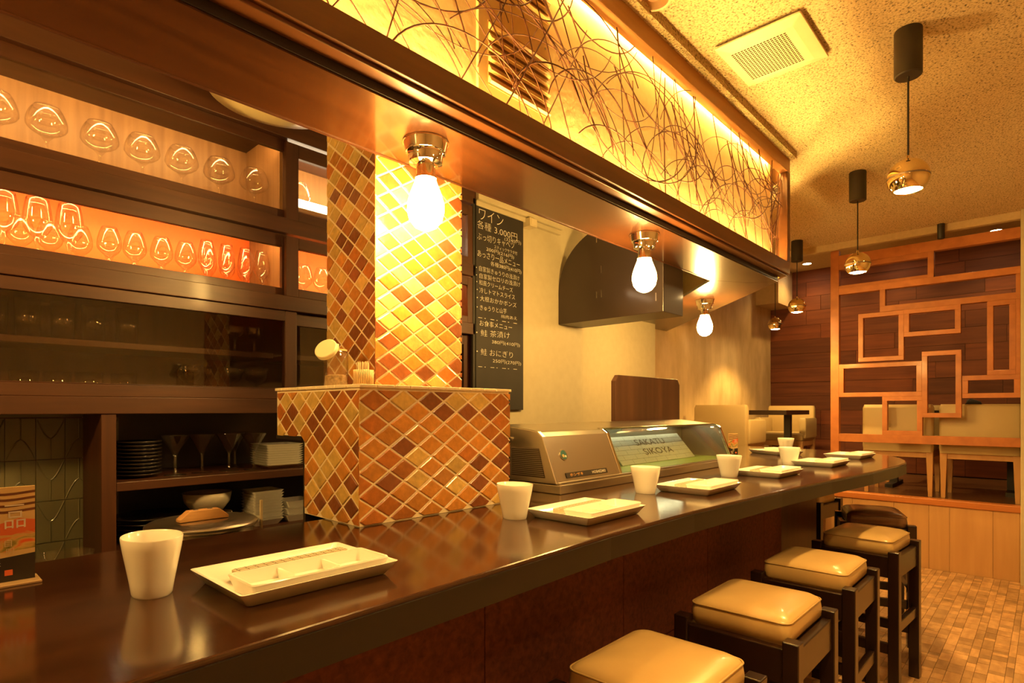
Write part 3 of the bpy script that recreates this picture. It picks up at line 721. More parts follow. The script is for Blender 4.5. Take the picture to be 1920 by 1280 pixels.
# ------------------------------------------------------------------ menu stands
def menu_stand(loc, label, w=.10, h=.155, rz=0):
    t = thing('menu_stand', label, 'menu', loc, None, local=True, rz=rz)
    part('base', MB().box(-w / 2 - .006, w / 2 + .006, -.025, .03, 0, .004), 'acrylic', t, bevel=.001)
    c = part('card', MB().box(-w / 2, w / 2, 0, .004, .004, h), 'card_cream', t)
    f = -.0004
    def pr(mat, pts, y=f): part('print', MB().add([(a, y, b) for a, b in pts], [tuple(range(len(pts)))]), mat, c)
    for i in range(4):
        z = h - .008 - i * .0095; pr('card_brown', [(-w / 2 + k * w / 8, z + .0015 * math.sin(k * .9)) for k in range(9)] + [(w / 2 - k * w / 8, z - .004 + .0015 * math.sin((8 - k) * .9)) for k in range(9)])
    pr('food_print', [(-w / 2, .048), (w / 2, .054), (w / 2, .098), (-w / 2 + .02, .090), (-w / 2, .082)])
    pr('red_ink', [(-.012, .082), (.02, .078), (w / 2, .085), (w / 2, .100), (.03, .104), (.0, .096)], f * 2)
    pr('card_black', [(-w / 2, .004), (w / 2, .004), (w / 2, .046), (0, .042), (-w / 2, .05)])
    lettering('heading', '一', c, 'white_ink', (w * .12, f * 4, h * .81), (1, 0, 0), (0, 0, 1), width=w * .24)
    lettering('heading', '品', c, 'white_ink', (w * .12, f * 4, h * .66), (1, 0, 0), (0, 0, 1), width=w * .26)
    for k, (ch, x, z, s) in enumerate((('五', -.016, .052, .018), ('保', -.006, .036, .013), ('家', -.018, .020, .021), ('自', .012, .066, .012), ('明', .014, .052, .010))):
        lettering('brush_writing', ch, c, 'brush_ink', (x, f * 4, z), (1, 0, 0), (0, 0, 1), height=s)
    pr('red_ink', [(.012, .014), (.022, .014), (.022, .023), (.012, .023)], f * 3)
    return t
menu_stand((.112, 1.222, .98), 'food menu card in a clear stand behind the first cup')
menu_stand((3.46, 1.40, .98), 'small food menu card in a stand beside the display case', .06, .135, R(-38))

# ------------------------------------------------------------------ table settings
def make_plate():
    return MB().loft([rrect(.112, .082, .006, 0), rrect(.116, .086, .006, .0015), rrect(.130, .100, .007, .021), rrect(.1315, .1015, .007, .023), rrect(.128, .098, .007, .023), rrect(.114, .084, .008, .009), rrect(.10, .07, .006, .0075)], True, True)
def make_dish():
    mb = MB(); hx, hy, h = .115, .045, .022
    def lp(a, b, r, z, bow): return [(x, y, z + bow * (x / hx) ** 2) for x, y, _ in rrect(a, b, r, z, 5)]
    def seg(a, b, r, z, bow, n=6):
        pts = lp(a, b, r, z, bow); return pts
    mb.loft([lp(hx * .93, hy * .84, .006, 0, 0), lp(hx, hy, .007, h - .002, .003), lp(hx - .001, hy - .001, .007, h, .003), lp(hx - .004, hy - .004, .005, h, .003), lp(hx - .009, hy - .010, .006, .005, 0)], True, True)
    for sx in (-.038, .038):
        mb.prism([(-hy + .008, .004), (hy - .008, .004), (hy - .0055, h - .003), (-hy + .0055, h - .003)], sx - .0022, sx + .0022, lambda a, b, c: (c, a, b))
    return mb
def make_cup():
    n = 40; prof = [(.0, 0.0015, 1), (.62, 0, 1), (.655, .0025, 1), (.72, .02, 1), (.83, .045, 1), (.95, .072, 1), (1.0, .087, 1), (.985, .0885, 1), (.95, .087, 1), (.89, .070, 1), (.68, .02, 1), (.58, .007, 1), (0.0, .006, 1)]
    loops = []
    for r, z, _ in prof:
        r = max(r, .01); loops.append([(r * .0405 * math.cos(2 * math.pi * i / n), r * .052 * math.sin(2 * math.pi * i / n), z) for i in range(n)])
    return MB().loft(loops, True, True)
def make_sleeve():
    t = thing('chopstick_sleeve', '', 'chopsticks', (0, 0, 0), None, local=True)
    part('paper_sleeve', MB().box(-.10, .10, -.011, .011, 0, .012), 'paper', t, bevel=.001)
    mb = MB()
    for k in range(13): mb.box(-.095 + k * .015, -.094 + k * .015, -.0112, .0112, .0118, .0123)
    for y in (-.009, .0, .009): mb.box(-.098, .098, y - .0007, y + .0007, .0118, .0123)
    part('sleeve_print', mb, 'paper_print', t); return t
plate0 = dish0 = cup0 = sl0 = None
ORD = ('first', 'second', 'third', 'fourth', 'fifth')
sets = [(.459, .913, 0, 1), (1.252, .895, 0, 1), (1.91, .895, 0, 1), (2.56, .885, R(-2), 1), (3.19, .848, R(-3), 0), (3.80, .855, R(-4), 0), (3.80, 1.27, R(59), 0)]
for i, (x, y, rz, sl) in enumerate(sets):
    if i < 5: where = ORD[i] + ' place from the big menu card'
    elif i == 5: where = 'place at the rounded counter tip'
    else: where = 'turned place behind the others'
    lab = 'white rectangular platter of the ' + where
    dl = 'white three part dish on the platter of the ' + where
    if plate0 is None:
        plate0 = solo('serving_platter', make_plate(), 'white_ceramic', lab, 'plate', (x, y, .98), 'platters along the counter', smooth=40, local=True)
        dish0 = solo('divided_dish', make_dish(), 'white_ceramic', dl, 'dish', (x, y - .052, .9885), 'divided dishes on the platters', smooth=40, local=True)
    else:
        dup(plate0, (x, y, .98), rz, lab); dx, dy = .052 * math.sin(rz), -.052 * math.cos(rz)
        dup(dish0, (x + dx, y + dy, .9885), rz, dl)
    if sl:
        q = (x + .012, y + .037, .9925); ll = 'printed paper chopstick sleeve on the platter of the ' + where
        if sl0 is None: sl0 = make_sleeve(); sl0.location = q; sl0['label'] = ll; sl0['group'] = 'chopstick sleeves'; sl0.rotation_euler = (0, 0, R(3))
        else: dup(sl0, q, R(2), ll)
for i, (x, y) in enumerate(((.271, 1.0), (1.095, 1.01), (1.72, .992), (2.381, .981), (3.092, .966), (4.06, 1.29))):
    lab = 'cream tapered cup of the ' + (ORD[i] + ' place from the big menu card' if i < 5 else 'turned place behind the others')
    if cup0 is None: cup0 = solo('cup', make_cup(), 'cup_ceramic', lab, 'cup', (x, y, .98), 'cups along the counter', smooth=50, local=True)
    else: dup(cup0, (x, y, .98), 0, lab)

# ------------------------------------------------------------------ jar and toothpicks on the plinth
jar = thing('sesame_jar', 'clear jar of sesame with its cream lid flipped open on the plinth', 'jar', (.845, 1.455, 1.32), None, local=True)
part('glass', MB().lathe([(.001, .001), (.031, .001), (.033, .004), (.033, .095), (.028, .105), (.0265, .105), (.031, .095), (.031, .004), (.001, .003)], 28, cap0=False, cap1=False), 'tumbler_glass', jar, smooth=180)
part('sesame', MB().lathe([(.0295, .004), (.0295, .032), (.02, .036), (.001, .037)], 24), 'sesame', jar, smooth=True)
Ml = Matrix.Translation((-.030, -.006, .100)) @ Euler((R(58), R(0), R(-62)), 'XYZ').to_matrix().to_4x4()
part('lid', MB().lathe([(.001, .012), (.030, .012), (.032, .010), (.032, 0), (.030, 0), (.030, .009), (.001, .0095)], 32).xf(Ml), 'cream_plastic', jar, smooth=True)
part('hinge', MB().box(-.008, .006, -.008, .008, .100, .122), 'cream_plastic', jar, bevel=.003)
part('neck_ring', MB().lathe([(.0285, .101), (.0295, .101), (.0295, .106), (.0275, .106)], 24, cap0=False, cap1=False), 'bamboo', jar, smooth=True)
hol = thing('toothpick_holder', 'ribbed bamboo toothpick holder beside the sesame jar', 'holder', (.862, 1.345, 1.32), None, local=True)
part('cup', MB().lathe([(.0235, 0), (.0235, .044), (.0225, .044), (.0225, .004), (.001, .004)], 28, cap1=False), 'bamboo_dark', hol)
for k in range(30):
    a = 2 * math.pi * k / 30; part('bamboo_rib', MB().tube([(.0245 * math.cos(a), .0245 * math.sin(a), 0), (.0245 * math.cos(a), .0245 * math.sin(a), .045)], .0022, 6), 'bamboo', hol, smooth=180)
tp = None
for k in range(26):
    a = random.uniform(0, 2 * math.pi); r = .018 * math.sqrt(random.random()); p = (.862 + r * math.cos(a), 1.345 + r * math.sin(a), 1.3245)
    if tp is None: tp = solo('toothpick', MB().lathe([(.0004, 0), (.0011, .006), (.0011, .058), (.0008, .060)], 6), 'pick_wood', 'thin wooden toothpick standing in the bamboo holder', 'toothpick', p, 'toothpicks in the bamboo holder', local=True)
    else: dup(tp, (p[0], p[1], p[2] + random.uniform(-.0, .004)))

# ------------------------------------------------------------------ refrigerated display case
dc = thing('display_case', 'low stainless refrigerated display case with curved glass front', 'display case', (2.2, 1.35, .98))
X0, XM, X1 = 1.495, 1.88, 2.93
prof = [(1.19, 1.012), (1.245, 1.150)] + [(1.245 + .055 * (1 - math.cos(R(a))), 1.150 + .036 * math.sin(R(a))) for a in (30, 60, 85)] + [(1.47, 1.205)]
shell = prof + [(1.48, 1.012)]
mp_ = lambda a, b, c: (c, a, b)
part('plinth', MB().box(X0 - .004, X1 + .004, 1.172, 1.485, .98, 1.010), 'steel', dc, bevel=.003)
part('machine_housing', MB().prism(shell, X0, XM, mp_), 'steel', dc, bevel=.004)
sidep = part('side_frame', MB().prism([(a - .004 if i < 5 else a, b + (.003 if i in (3, 4, 5) else 0)) for i, (a, b) in enumerate(shell)], X0 - .006, X0 + .012, mp_), 'steel', dc, bevel=.003)
part('grille_back', MB().prism([(1.235, 1.03), (1.262, 1.128), (1.47, 1.128), (1.47, 1.03)], X0 - .0068, X0 - .006, mp_), 'dark_hole', sidep)
for k in range(15):
    z = 1.034 + k * .0064; y0 = 1.235 + .027 * (z - 1.03) / .098
    part('grille_slat', MB().box(X0 - .0105, X0 - .0066, y0, 1.47, z, z + .0032), 'steel_dark', sidep)
part('grille_post', MB().box(X0 - .011, X0 - .0066, 1.385, 1.389, 1.03, 1.13), 'steel_dark', sidep)
part('side_knob', MB().tube([(X0 - .006, 1.39, 1.155), (X0 - .014, 1.39, 1.155)], .008, 12), 'steel_dark', sidep, smooth=True)
gp = [(a + .003, b - .002) for a, b in prof]
loopA = [(a, b) for a, b in prof[:5]]; loopB = [(a + .004, b - .003) for a, b in prof[:5]]
part('curved_glass', MB().prism(loopA + loopB[::-1], XM + .014, X1 - .014, mp_), 'case_glass', dc, smooth=30)
for xx in (XM, X1 - .014):
    part('glass_trim', MB().prism([(a - .002, b + .002) for a, b in prof[:5]] + [(a + .010, b - .008) for a, b in prof[:5]][::-1], xx, xx + .014, mp_), 'chrome', dc, bevel=.001)
part('top_panel', MB().prism([(1.302, 1.186), (1.47, 1.205), (1.48, 1.196), (1.306, 1.178)], XM, X1, mp_), 'steel', dc, bevel=.001)
part('back_wall', MB().box(XM, X1, 1.465, 1.48, 1.012, 1.198), 'interior_grey', dc)
part('end_wall', MB().prism([(a + .002, b) for a, b in shell], X1 - .006, X1, mp_), 'steel_dark', dc)
part('case_floor', MB().box(XM + .01, X1 - .01, 1.20, 1.465, 1.010, 1.018), 'green_mat', dc)
part('case_lamp', MB().tube([(XM + .1, 1.42, 1.180), (X1 - .1, 1.42, 1.180)], .008, 8), 'case_lamp', dc)
part('front_lip', MB().box(X0, X1, 1.178, 1.192, 1.008, 1.018), 'steel', dc, bevel=.002)
# front plate and badge follow the sloping face
fd = Vector((0, 1.245 - 1.19, 1.150 - 1.012)).normalized(); fn = Vector((0, -fd.z, fd.y))
def onface(x, s, o=0): p = Vector((x, 1.19, 1.012)) + fd * s + fn * o; return tuple(p)
npl = part('name_plate', MB().loft([[onface(a, b, o) for a, b in ((1.555, .016), (1.80, .016), (1.80, .034), (1.555, .034))] for o in (0.0005, .003)]), 'plate_black', dc)
lettering('brand_lettering', 'HOSHIZAKI', npl, 'white_ink', onface(1.705, .025, .0036), (1, 0, 0), fd, width=.082, height=.010)
lettering('brand_lettering', 'ホシザキ', npl, 'orange_ink', onface(1.575, .025, .0036), (1, 0, 0), fd, width=.075, height=.011)
def disc(r, x, s, o0, o1, n=24):
    c = Vector(onface(x, s)); return MB().loft([[tuple(c + Vector((1, 0, 0)) * rr * math.cos(2 * math.pi * k / n) + fd * rr * math.sin(2 * math.pi * k / n) + fn * o) for k in range(n)] for rr, o in ((r, o0), (r * .96, o1))])
bd = part('badge', disc(.020, 1.575, .098, .0003, .003), 'badge_ring', dc, smooth=40)
part('badge_field', disc(.0165, 1.575, .098, .003, .0034), 'badge_teal', bd)
part('badge_mark', disc(.006, 1.571, .094, .0034, .0038), 'badge_gold', bd); part('badge_mark', disc(.004, 1.583, .092, .0034, .0038), 'white_ink', bd)
# added panel imitating a brick sign's reflection in the case glass
sg = thing('sign_reflection_panel', 'added panel imitating a lettered white brick sign reflected in the display case glass', 'sign', (2.33, 1.36, 1.018))
sx0, sx1 = 2.12, 2.80; sa, sb = Vector((0, 1.33, 1.02)), Vector((0, 1.43, 1.135)); sd = (sb - sa).normalized(); sn = Vector((0, -sd.z, sd.y)); SL = (sb - sa).length
def ons(x, s, o=0): p = Vector((x, sa.y, sa.z)) + sd * s + sn * o; return tuple(p)
part('panel', MB().loft([[ons(a, b, o) for a, b in ((sx0, 0), (sx1, 0), (sx1, SL), (sx0, SL))] for o in (-.004, 0)]), 'sign_white', sg)
mb = MB(); nr = 6
for r in range(1, nr):
    s = SL * r / nr; mb.add([ons(sx0, s - .0006, .0004), ons(sx1, s - .0006, .0004), ons(sx1, s + .0006, .0004), ons(sx0, s + .0006, .0004)], [(0, 1, 2, 3)])
for r in range(nr):
    x = sx0 + (.05 if r % 2 else .1)
    while x < sx1: mb.add([ons(x - .0008, SL * r / nr, .0004), ons(x + .0008, SL * r / nr, .0004), ons(x + .0008, SL * (r + 1) / nr, .0004), ons(x - .0008, SL * (r + 1) / nr, .0004)], [(0, 1, 2, 3)]); x += .1
part('brick_lines', mb, 'sign_line', sg)
lettering('sign_lettering', 'SAKATU', sg, 'sign_ink', ons(2.34, SL * .74, .001), (1, 0, 0), sd, width=.27, height=.034)
lettering('sign_lettering', 'SIKOYA', sg, 'sign_ink', ons(2.36, SL * .38, .001), (1, 0, 0), sd, width=.27, height=.034)
# chopping board behind the case
solo('chopping_board', MB().prism([(2.35, .98), (3.0, .98), (3.0, 1.395), (2.975, 1.425), (2.38, 1.425), (2.35, 1.395)], 1.515, 1.54, lambda a, b, c: (a, c, b)), 'board_wood', 'dark wooden board with clipped corners standing behind the display case', 'board', (2.68, 1.53, .98), bevel=.002)

# ------------------------------------------------------------------ chalkboard
cbd = thing('menu_chalkboard', 'tall black chalkboard menu with handwritten Japanese on the kitchen wall', 'chalkboard', (2.1, 2.05, 1.257))
part('board', MB().box(1.915, 2.28, 2.04, 2.056, 1.257, 2.282), 'chalk_black', cbd, bevel=.002)
LINES = [('ワイン', 1.955, 2.216, .17, .055), ('各種', 1.943, 2.162, .095, .04), ('3.000円', 2.062, 2.158, .168, .036), ('(3240円)', 2.135, 2.128, .125, .022), ('ぶっ切りキャベツ', 1.943, 2.103, .265, .034), ('スティックサラダ付', 2.06, 2.074, .17, .019),
         ('200円(216円)', 2.005, 2.050, .2, .022), ('あっさり一品メニュー', 1.945, 2.020, .305, .032), ('各種380円(410円)', 2.035, 1.984, .228, .026), ('・自家製きゅうりの浅漬け', 1.935, 1.948, .312, .026),
         ('・自家製セロリの浅漬け', 1.935, 1.912, .318, .026), ('・和風クリームチーズ', 1.938, 1.880, .258, .025), ('・冷しトマトスライス', 1.940, 1.842, .272, .026), ('・大根おかかポンズ', 1.940, 1.803, .285, .026),
         ('・きゅうりと山芋', 1.940, 1.757, .21, .026), ('梅肉あえ', 2.11, 1.731, .119, .018), ('お食事メニュー', 1.959, 1.682, .232, .028), ('・鮭 茶漬け', 1.935, 1.633, .238, .032), ('380円(410円)', 2.044, 1.595, .206, .022),
         ('・鮭 おにぎり', 1.938, 1.542, .258, .032), ('250円(270円)', 2.05, 1.501, .21, .022)]
for t, x, z, w, h in LINES:
    lettering('chalk_writing', t, cbd, 'chalk', (x, 2.0392, z), (1, 0, random.uniform(-.02, .03)), (0, 0, 1), width=w, height=h)
for z in (1.706, 1.467):
    mb = MB()
    for k in range(7): mb.box(1.95 + k * .042, 1.95 + k * .042 + (.026 if k % 2 == 0 else .008), 2.0388, 2.0396, z, z + .002)
    part('chalk_dashes', mb, 'chalk', cbd)
jb = thing('junction_box', 'small cream junction box on the wall above the chalkboard', 'junction box', (2.315, 2.03, 2.235))
part('box', MB().box(2.29, 2.345, 2.0, 2.06, 2.225, 2.27), 'cream_plastic', jb, bevel=.003)
part('cover', MB().box(2.295, 2.34, 1.996, 2.0, 2.23, 2.265), 'cream_plastic', jb, bevel=.001)
cab_pts = [(1.94 + k * .035, 2.028, 2.298 + .006 * math.sin(k * 1.7)) for k in range(11)]
solo('cable', MB().tube(cab_pts, .0035, 6), 'cable_grey', 'thin twisted cable running above the chalkboard to the junction box', 'cable', (2.1, 2.03, 2.29), smooth=180)

# kitchen ceiling lamp
kl = thing('kitchen_ceiling_lamp', 'round cream ceiling lamp peeking below the canopy edge', 'ceiling lamp', (.80, 1.70, 2.32))
part('cover', MB().lathe([(.17, 0), (.215, -.02), (.22, -.05), (.20, -.10), (.13, -.125), (.001, -.13)], 48, (.80, 1.70, 2.30)), 'lamp_plastic', kl, smooth=60)
part('mount', MB().lathe([(.15, 0), (.15, .02)], 32, (.80, 1.70, 2.30)), 'cream_plastic', kl)

# ------------------------------------------------------------------ ceiling fittings
cv = thing('ceiling_vent', 'square cream ceiling vent with perforated grille', 'vent', (2.385, .81, ZC))
part('vent_cover', MB().loft([rrect(.18, .16, .006, ZC - .012, 3, 2.385, .81), rrect(.178, .158, .006, ZC - .018, 3, 2.385, .81), rrect(.135, .118, .004, ZC - .028, 3, 2.385, .81)]), 'vent_cream', cv, bevel=.001)
part('vent_body', MB().box(2.235, 2.535, .68, .94, ZC - .014, ZC), 'dark_hole', cv)
mb = MB()
for i in range(19):
    for j in range(17):
        x = 2.385 - .117 + .234 * (i + .5) / 19; y = .825 - .104 + .208 * (j + .5) / 17; mb.box(x - .0036, x + .0036, y - .0042, y + .0042, ZC - .0286, ZC - .0279)
o = part('grille_holes', mb, 'dark_hole', cv); o['kind'] = 'stuff'
dl = thing('ceiling_downlight', 'round brown ceiling downlight beside the canopy beam', 'downlight', (1.80, 1.0, ZC))
part('ring', MB().lathe([(.052, 0), (.056, -.004), (.056, -.02), (.050, -.024), (.046, -.02)], 32, (1.80, 1.0, ZC), False, False), 'vent_cream', dl, smooth=True)
part('reflector', MB().lathe([(.047, -.021), (.030, -.003), (.001, -.002)], 32, (1.80, 1.0, ZC), False, False), 'bamboo_dark', dl, smooth=True)
solo('ceiling_hatch', MB().lathe([(.11, -.0012), (.112, -.0004), (.115, -.0002)], 40, (3.52, .94, ZC), True, False), 'ceiling_stucco', 'faint round plastered hatch in the ceiling beyond the canopy corner', 'hatch', (3.52, .94, ZC - .003))

def make_pendant(loc, label, drop=.555):
    t = thing('pendant_lamp', label, 'pendant lamp', loc, 'globe pendants', local=True)
    part('canopy', MB().lathe([(.001, 0), (.045, 0), (.046, -.004), (.046, -.17), (.042, -.174), (.001, -.174)], 28), 'black_metal', t, smooth=True)
    part('cord', MB().tube([(0, 0, -.17), (0, 0, -drop + .065)], .0035, 8), 'black_cloth', t)
    zc = -drop; prof = [(.070 * math.sin(R(a)), zc + .070 * math.cos(R(a))) for a in (3, 12, 24, 36, 48, 60, 72, 84, 96, 108, 120, 130, 137)]
    g = part('globe', MB().lathe(prof + [(.045, zc - .049), (.043, zc - .040)], 36, cap0=True, cap1=False), 'gold_chrome', t, smooth=40)
    part('cap', MB().lathe([(.006, zc + .07), (.006, zc + .082), (.003, zc + .085)], 12), 'gold_chrome', t)
    part('seam', MB().lathe([(.0702, zc - .004), (.0708, zc), (.0702, zc + .002)], 36, cap0=False, cap1=False), 'steel_dark', g)
    part('diffuser', MB().lathe([(.0445, zc - .047), (.030, zc - .052), (.001, zc - .053)], 28), 'pendant_glow', t, smooth=True)
    lamp('lamp', 'SPOT', t, (0, 0, zc - .060), 45, size=.035, spot=120, blend=.5)
    return t
pl = [(1.22, .10), (2.62, .394), (3.98, .853), (5.256, 1.58), (6.22, 2.08)]
p0 = make_pendant((*pl[0], ZC), 'gold globe pendant lamp over the near bar stools, outside the twig screen')
for (x, y), l in zip(pl[1:], ('gold globe pendant lamp hanging nearest the square ceiling vent', 'gold globe pendant lamp hanging over the rounded counter end', 'gold globe pendant lamp hanging beside the partition post', 'small gold globe pendant lamp in front of the plank wall')):
    make_pendant((x, y, ZC if x < 5.6 else ZF), l, .555 if x < 5.6 else ZF - 2.135)
pl2 = None
def downlight(loc, label, e):
    t = thing('recessed_downlight', label, 'downlight', loc, 'recessed downlights of the annex', local=True)
    part('ring', MB().lathe([(.055, 0), (.055, -.004), (.045, -.005), (.044, 0)], 24, cap0=False, cap1=False), 'cream_plastic', t)
    part('glow', MB().lathe([(.044, -.001), (.001, -.0015)], 24), 'downlight_glow', t)
    lamp('lamp', 'SPOT', t, (0, 0, -.01), e, size=.04, spot=130, blend=.7)
downlight((7.25, 2.07, ZF), 'small glowing downlight beside the partition post', 14)
downlight((7.12, .377, ZF), 'small glowing downlight above the right half of the partition', 14)
downlight((7.2, 1.25, ZF), 'recessed downlight washing the middle of the plank wall', 10)
downlight((6.3, .5, ZF), 'recessed downlight above the table behind the partition', 10)
sp = thing('track_spot', 'short black cylinder spot at the edge of the annex ceiling', 'spotlight', (5.53, .62, ZC), None, local=True)
part('can', MB().lathe([(.001, 0), (.024, 0), (.024, -.11), (.020, -.115), (.001, -.115)], 20), 'black_metal', sp, smooth=True)
# unseen downlights added behind the viewer as fill light
for k, (x, y) in enumerate(((-.6, -.5), (1.2, -1.1), (3.2, -1.0))):
    t = thing('recessed_downlight', ('added fill downlight over the near corner behind the viewer', 'added fill downlight over the front aisle', 'added fill downlight over the aisle by the end wall')[k], 'downlight', (x, y, ZC), 'added fill downlights of the aisle', local=True)
    part('ring', MB().lathe([(.065, 0), (.065, -.004), (.052, -.005), (.05, 0)], 24, cap0=False, cap1=False), 'cream_plastic', t)
    part('glow', MB().lathe([(.05, -.001), (.001, -.0015)], 24), 'downlight_glow', t)
    lamp('lamp', 'SPOT', t, (0, 0, -.01), (6, 18, 18)[k], size=.05, spot=140, blend=.8)

# ------------------------------------------------------------------ bar stools
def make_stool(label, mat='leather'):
    t = thing('bar_stool', label, 'stool', (0, 0, 0), 'bar stools along the counter', local=True)
    LX, LY, w = .171, .155, .021
    for sx in (-1, 1):
        for sy in (-1, 1):
            part('leg', MB().box(sx * LX - w, sx * LX + w, sy * LY - w, sy * LY + w, 0, .645), 'stool_wood', t, bevel=.003)
    for sy in (-1, 1):
        part('apron', MB().box(-LX + w, LX - w, sy * LY - .013, sy * LY + .013, .53, .622), 'stool_wood', t, bevel=.003)
        part('stretcher', MB().box(-LX + w, LX - w, sy * LY - .012, sy * LY + .012, .29 if sy < 0 else .20, .335 if sy < 0 else .245), 'stool_wood', t, bevel=.003)
    for sx in (-1, 1):
        part('apron', MB().box(sx * LX - .013, sx * LX + .013, -LY + w, LY - w, .53, .622), 'stool_wood', t, bevel=.003)
        part('stretcher', MB().box(sx * LX - .012, sx * LX + .012, -LY + w, LY - w, .20, .245), 'stool_wood', t, bevel=.003)
    L = []
    for hx, hy, r, z in ((.150, .134, .02, .618), (.158, .142, .024, .63), (.160, .144, .026, .65), (.157, .141, .026, .676), (.152, .136, .026, .684), (.14, .124, .03, .6925), (.11, .095, .035, .700), (.07, .055, .03, .704), (.02, .015, .01, .706)):
        L.append(rrect(hx, hy, r, z, 6))
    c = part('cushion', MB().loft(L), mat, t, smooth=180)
    lp = rrect(.1575, .1415, .026, .679, 6); part('cushion_piping', MB().tube(lp + lp[:1], .0024, 6, False), 'piping' if mat == 'leather' else 'leather_shaded', c, smooth=180)
    return t
st = make_stool('tan leather bar stool standing opposite the display case louvres'); st.location = (1.19, .655, 0)
for (x, y, a, l) in ((1.80, .655, 0, 'tan leather bar stool pushed to the counter by the third place'),
                     (2.42, .66, 0, 'tan leather bar stool pushed to the counter by the fourth place'),
                     (3.13, .635, -4, 'tan leather bar stool at the start of the counter bend')):
    dup(st, (x, y, 0), R(a), l)
sb = make_stool('bar stool under the rounded counter tip with shade painted into its leather', 'leather_shaded'); sb.location = (3.80, .74, 0); sb.rotation_euler = (0, 0, R(18))
dup(st, (4.36, 1.27, 0), R(82), 'tan bar stool half hidden behind the counter end panel')

# ------------------------------------------------------------------ wooden lattice partition
lp = thing('lattice_partition', 'open wooden partition of interlocking rectangular frames on the platform', 'partition', (5.6, .75, .55))
XP0, XP1 = 5.585, 5.645
def bar(name, y0, y1, z0, z1, parent=lp, dx=0): return part(name, MB().box(XP0 + dx, XP1 - dx, y0, y1, z0, z1), 'lattice_wood', parent, bevel=.0015)
bar('post', 1.34, 1.405, .552, 2.633)
bar('top_rail', .16, 1.34, 2.505, 2.585); bar('rail', .712, 1.34, 2.462, 2.505, dx=.003)
bar('upright', .672, .712, 2.30, 2.505); bar('rail', .16, 1.34, 2.248, 2.30); bar('rail', .672, 1.34, 2.30, 2.325, dx=.003)
bar('upright', .998, 1.037, 2.112, 2.248); bar('rail', .16, 1.037, 2.065, 2.112); bar('upright', .16, .186, 1.515, 2.065, dx=.002); bar('upright', .16, .186, 2.112, 2.248, dx=.002)
bar('bottom_rail', .16, 1.34, .983, 1.050)
def frame(y0, y1, z0, z1, w=.036):
    f = bar('frame', y0, y1, z0, z0 + w, dx=.001); bar('frame_bar', y0, y1, z1 - w, z1, f, dx=.001)
    bar('frame_bar', y0, y0 + w, z0 + w, z1 - w, f, dx=.001); bar('frame_bar', y1 - w, y1, z0 + w, z1 - w, f, dx=.001)
for q in ((.87, 1.193, 1.66, 2.064), (.504, .87, 1.845, 2.065), (.186, .348, 1.515, 2.065), (.75, 1.34, 1.365, 1.645), (.50, .75, 1.195, 1.717), (.16, .496, 1.345, 1.515), (.746, 1.02, 1.05, 1.365)): frame(*q)

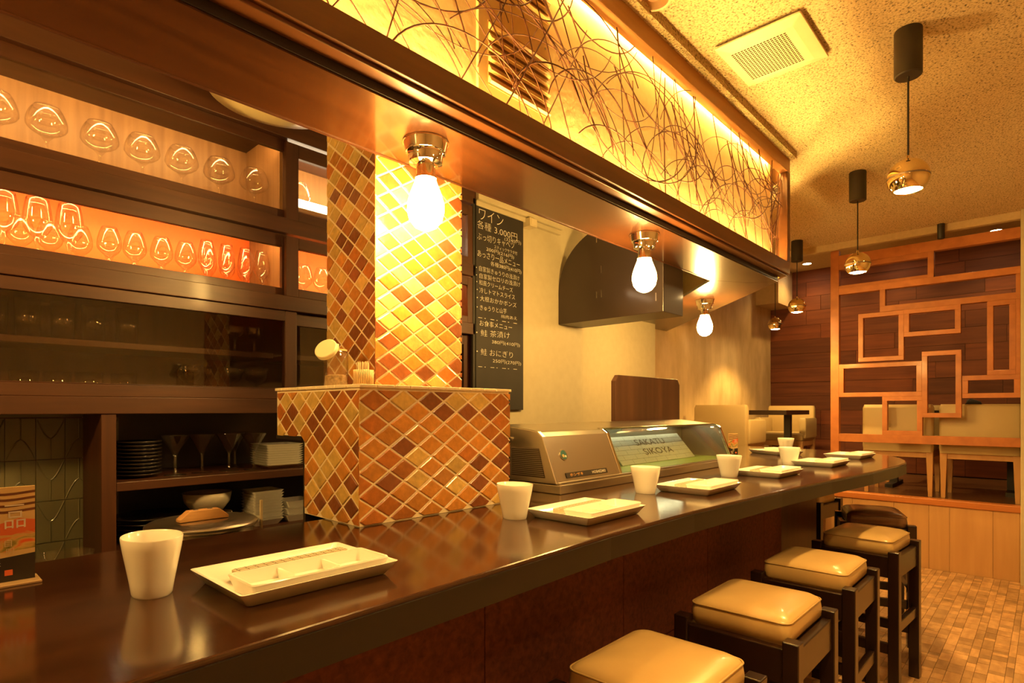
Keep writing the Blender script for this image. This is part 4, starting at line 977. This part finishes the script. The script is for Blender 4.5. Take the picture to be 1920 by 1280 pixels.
# ------------------------------------------------------------------ dining furniture on the platform
def make_chair(label, arms):
    t = thing('dining_chair', label, 'chair', (0, 0, 0), 'tan dining chairs on the platform', local=True)   # back faces -x
    part('backrest', MB().loft([rrect(.035, .245, .02, .36, 4), rrect(.04, .25, .02, .40, 4), rrect(.035, .25, .02, .72, 4), rrect(.025, .24, .015, .75, 4)]), 'tan_vinyl', t, smooth=50)
    part('seat', MB().loft([rrect(.215, .235, .02, .37, 4, .215), rrect(.225, .245, .02, .38, 4, .215), rrect(.225, .245, .02, .44, 4, .215), rrect(.20, .22, .03, .455, 4, .215)]), 'tan_vinyl', t, smooth=50)
    for sy in (-1, 1):
        part('apron', MB().box(.0, .42, sy * .225 - .012, sy * .225 + .012, .315, .37), 'chair_wood', t, bevel=.002)
        for x in (-.0, .41):
            part('leg', MB().loft([[(x + sx * .014, sy * .225 + s2 * .014, 0) for sx, s2 in ((1, 1), (-1, 1), (-1, -1), (1, -1))], [(x + sx * .024, sy * .222 + s2 * .024, .37) for sx, s2 in ((1, 1), (-1, 1), (-1, -1), (1, -1))]]), 'chair_wood', t, bevel=.002)
        if arms:
            part('armrest', MB().loft([rrect(.20, .03, .012, .40, 4, .20, sy * .235), rrect(.20, .035, .012, .42, 4, .20, sy * .235), rrect(.20, .035, .012, .60, 4, .20, sy * .235), rrect(.19, .028, .012, .615, 4, .20, sy * .235)]), 'tan_vinyl', t, smooth=50)
    for x in (-.0, .41): part('apron', MB().box(x - .012, x + .012, -.21, .21, .315, .37), 'chair_wood', t, bevel=.002)
    return t
ca = make_chair('tan dining chair behind the left half of the partition', False); ca.location = (5.75, .94, .55)
dup(ca, (5.75, .405, .55), 0, 'tan dining chair with a black cloth on its back behind the partition')
cc = make_chair('tan armchair with its back to the bar beside the plaster wall', True); cc.location = (5.25, 2.24, .55)
dup(cc, (7.05, 2.18, .55), R(180), 'tan armchair facing the bar in front of the plank wall')
dup(ca, (7.05, .94, .55), R(180), 'tan dining chair on the far side of the partition table')
def table(loc, hx, hy, label):
    t = thing('dining_table', label, 'table', loc, None, local=True)
    part('tabletop', MB().box(-hx, hx, -hy, hy, .655, .70), 'stool_wood', t, bevel=.003)
    for sy in (-1, 1):
        part('leg', MB().box(-.03, .03, sy * (hy - .1) - .03, sy * (hy - .1) + .03, .03, .665), 'black_metal', t)
        part('foot', MB().box(-hx + .08, hx - .08, sy * (hy - .1) - .03, sy * (hy - .1) + .03, 0, .03), 'black_metal', t)
    return t
table((6.2, 2.18, .55), .36, .33, 'dark table between the two armchairs by the plaster wall')
table((6.45, .66, .55), .34, .52, 'dark dining table behind the lattice partition')
solo('menu_box', MB().box(-.05, .05, -.06, .06, 0, .13), 'black_metal', 'black menu box standing on the armchair table', 'box', (6.05, 2.04, 1.25), local=True, bevel=.002) if False else None
solo('black_cloth', MB().loft([[(x, y, z) for x, y, z in ((-.05, -.05, 0), (.05, -.05, 0), (.05, .05, 0), (-.05, .05, 0))], [(-.045, -.045, .012), (.045, -.04, .02), (.04, .045, .034), (-.045, .03, .02)], [(-.02, -.01, .03), (.02, -.01, .034), (.02, .02, .045), (-.02, .02, .04)]]), 'black_cloth', 'crumpled black cloth on top of the chair back behind the partition', 'cloth', (5.752, .44, 1.30), smooth=180, local=True)
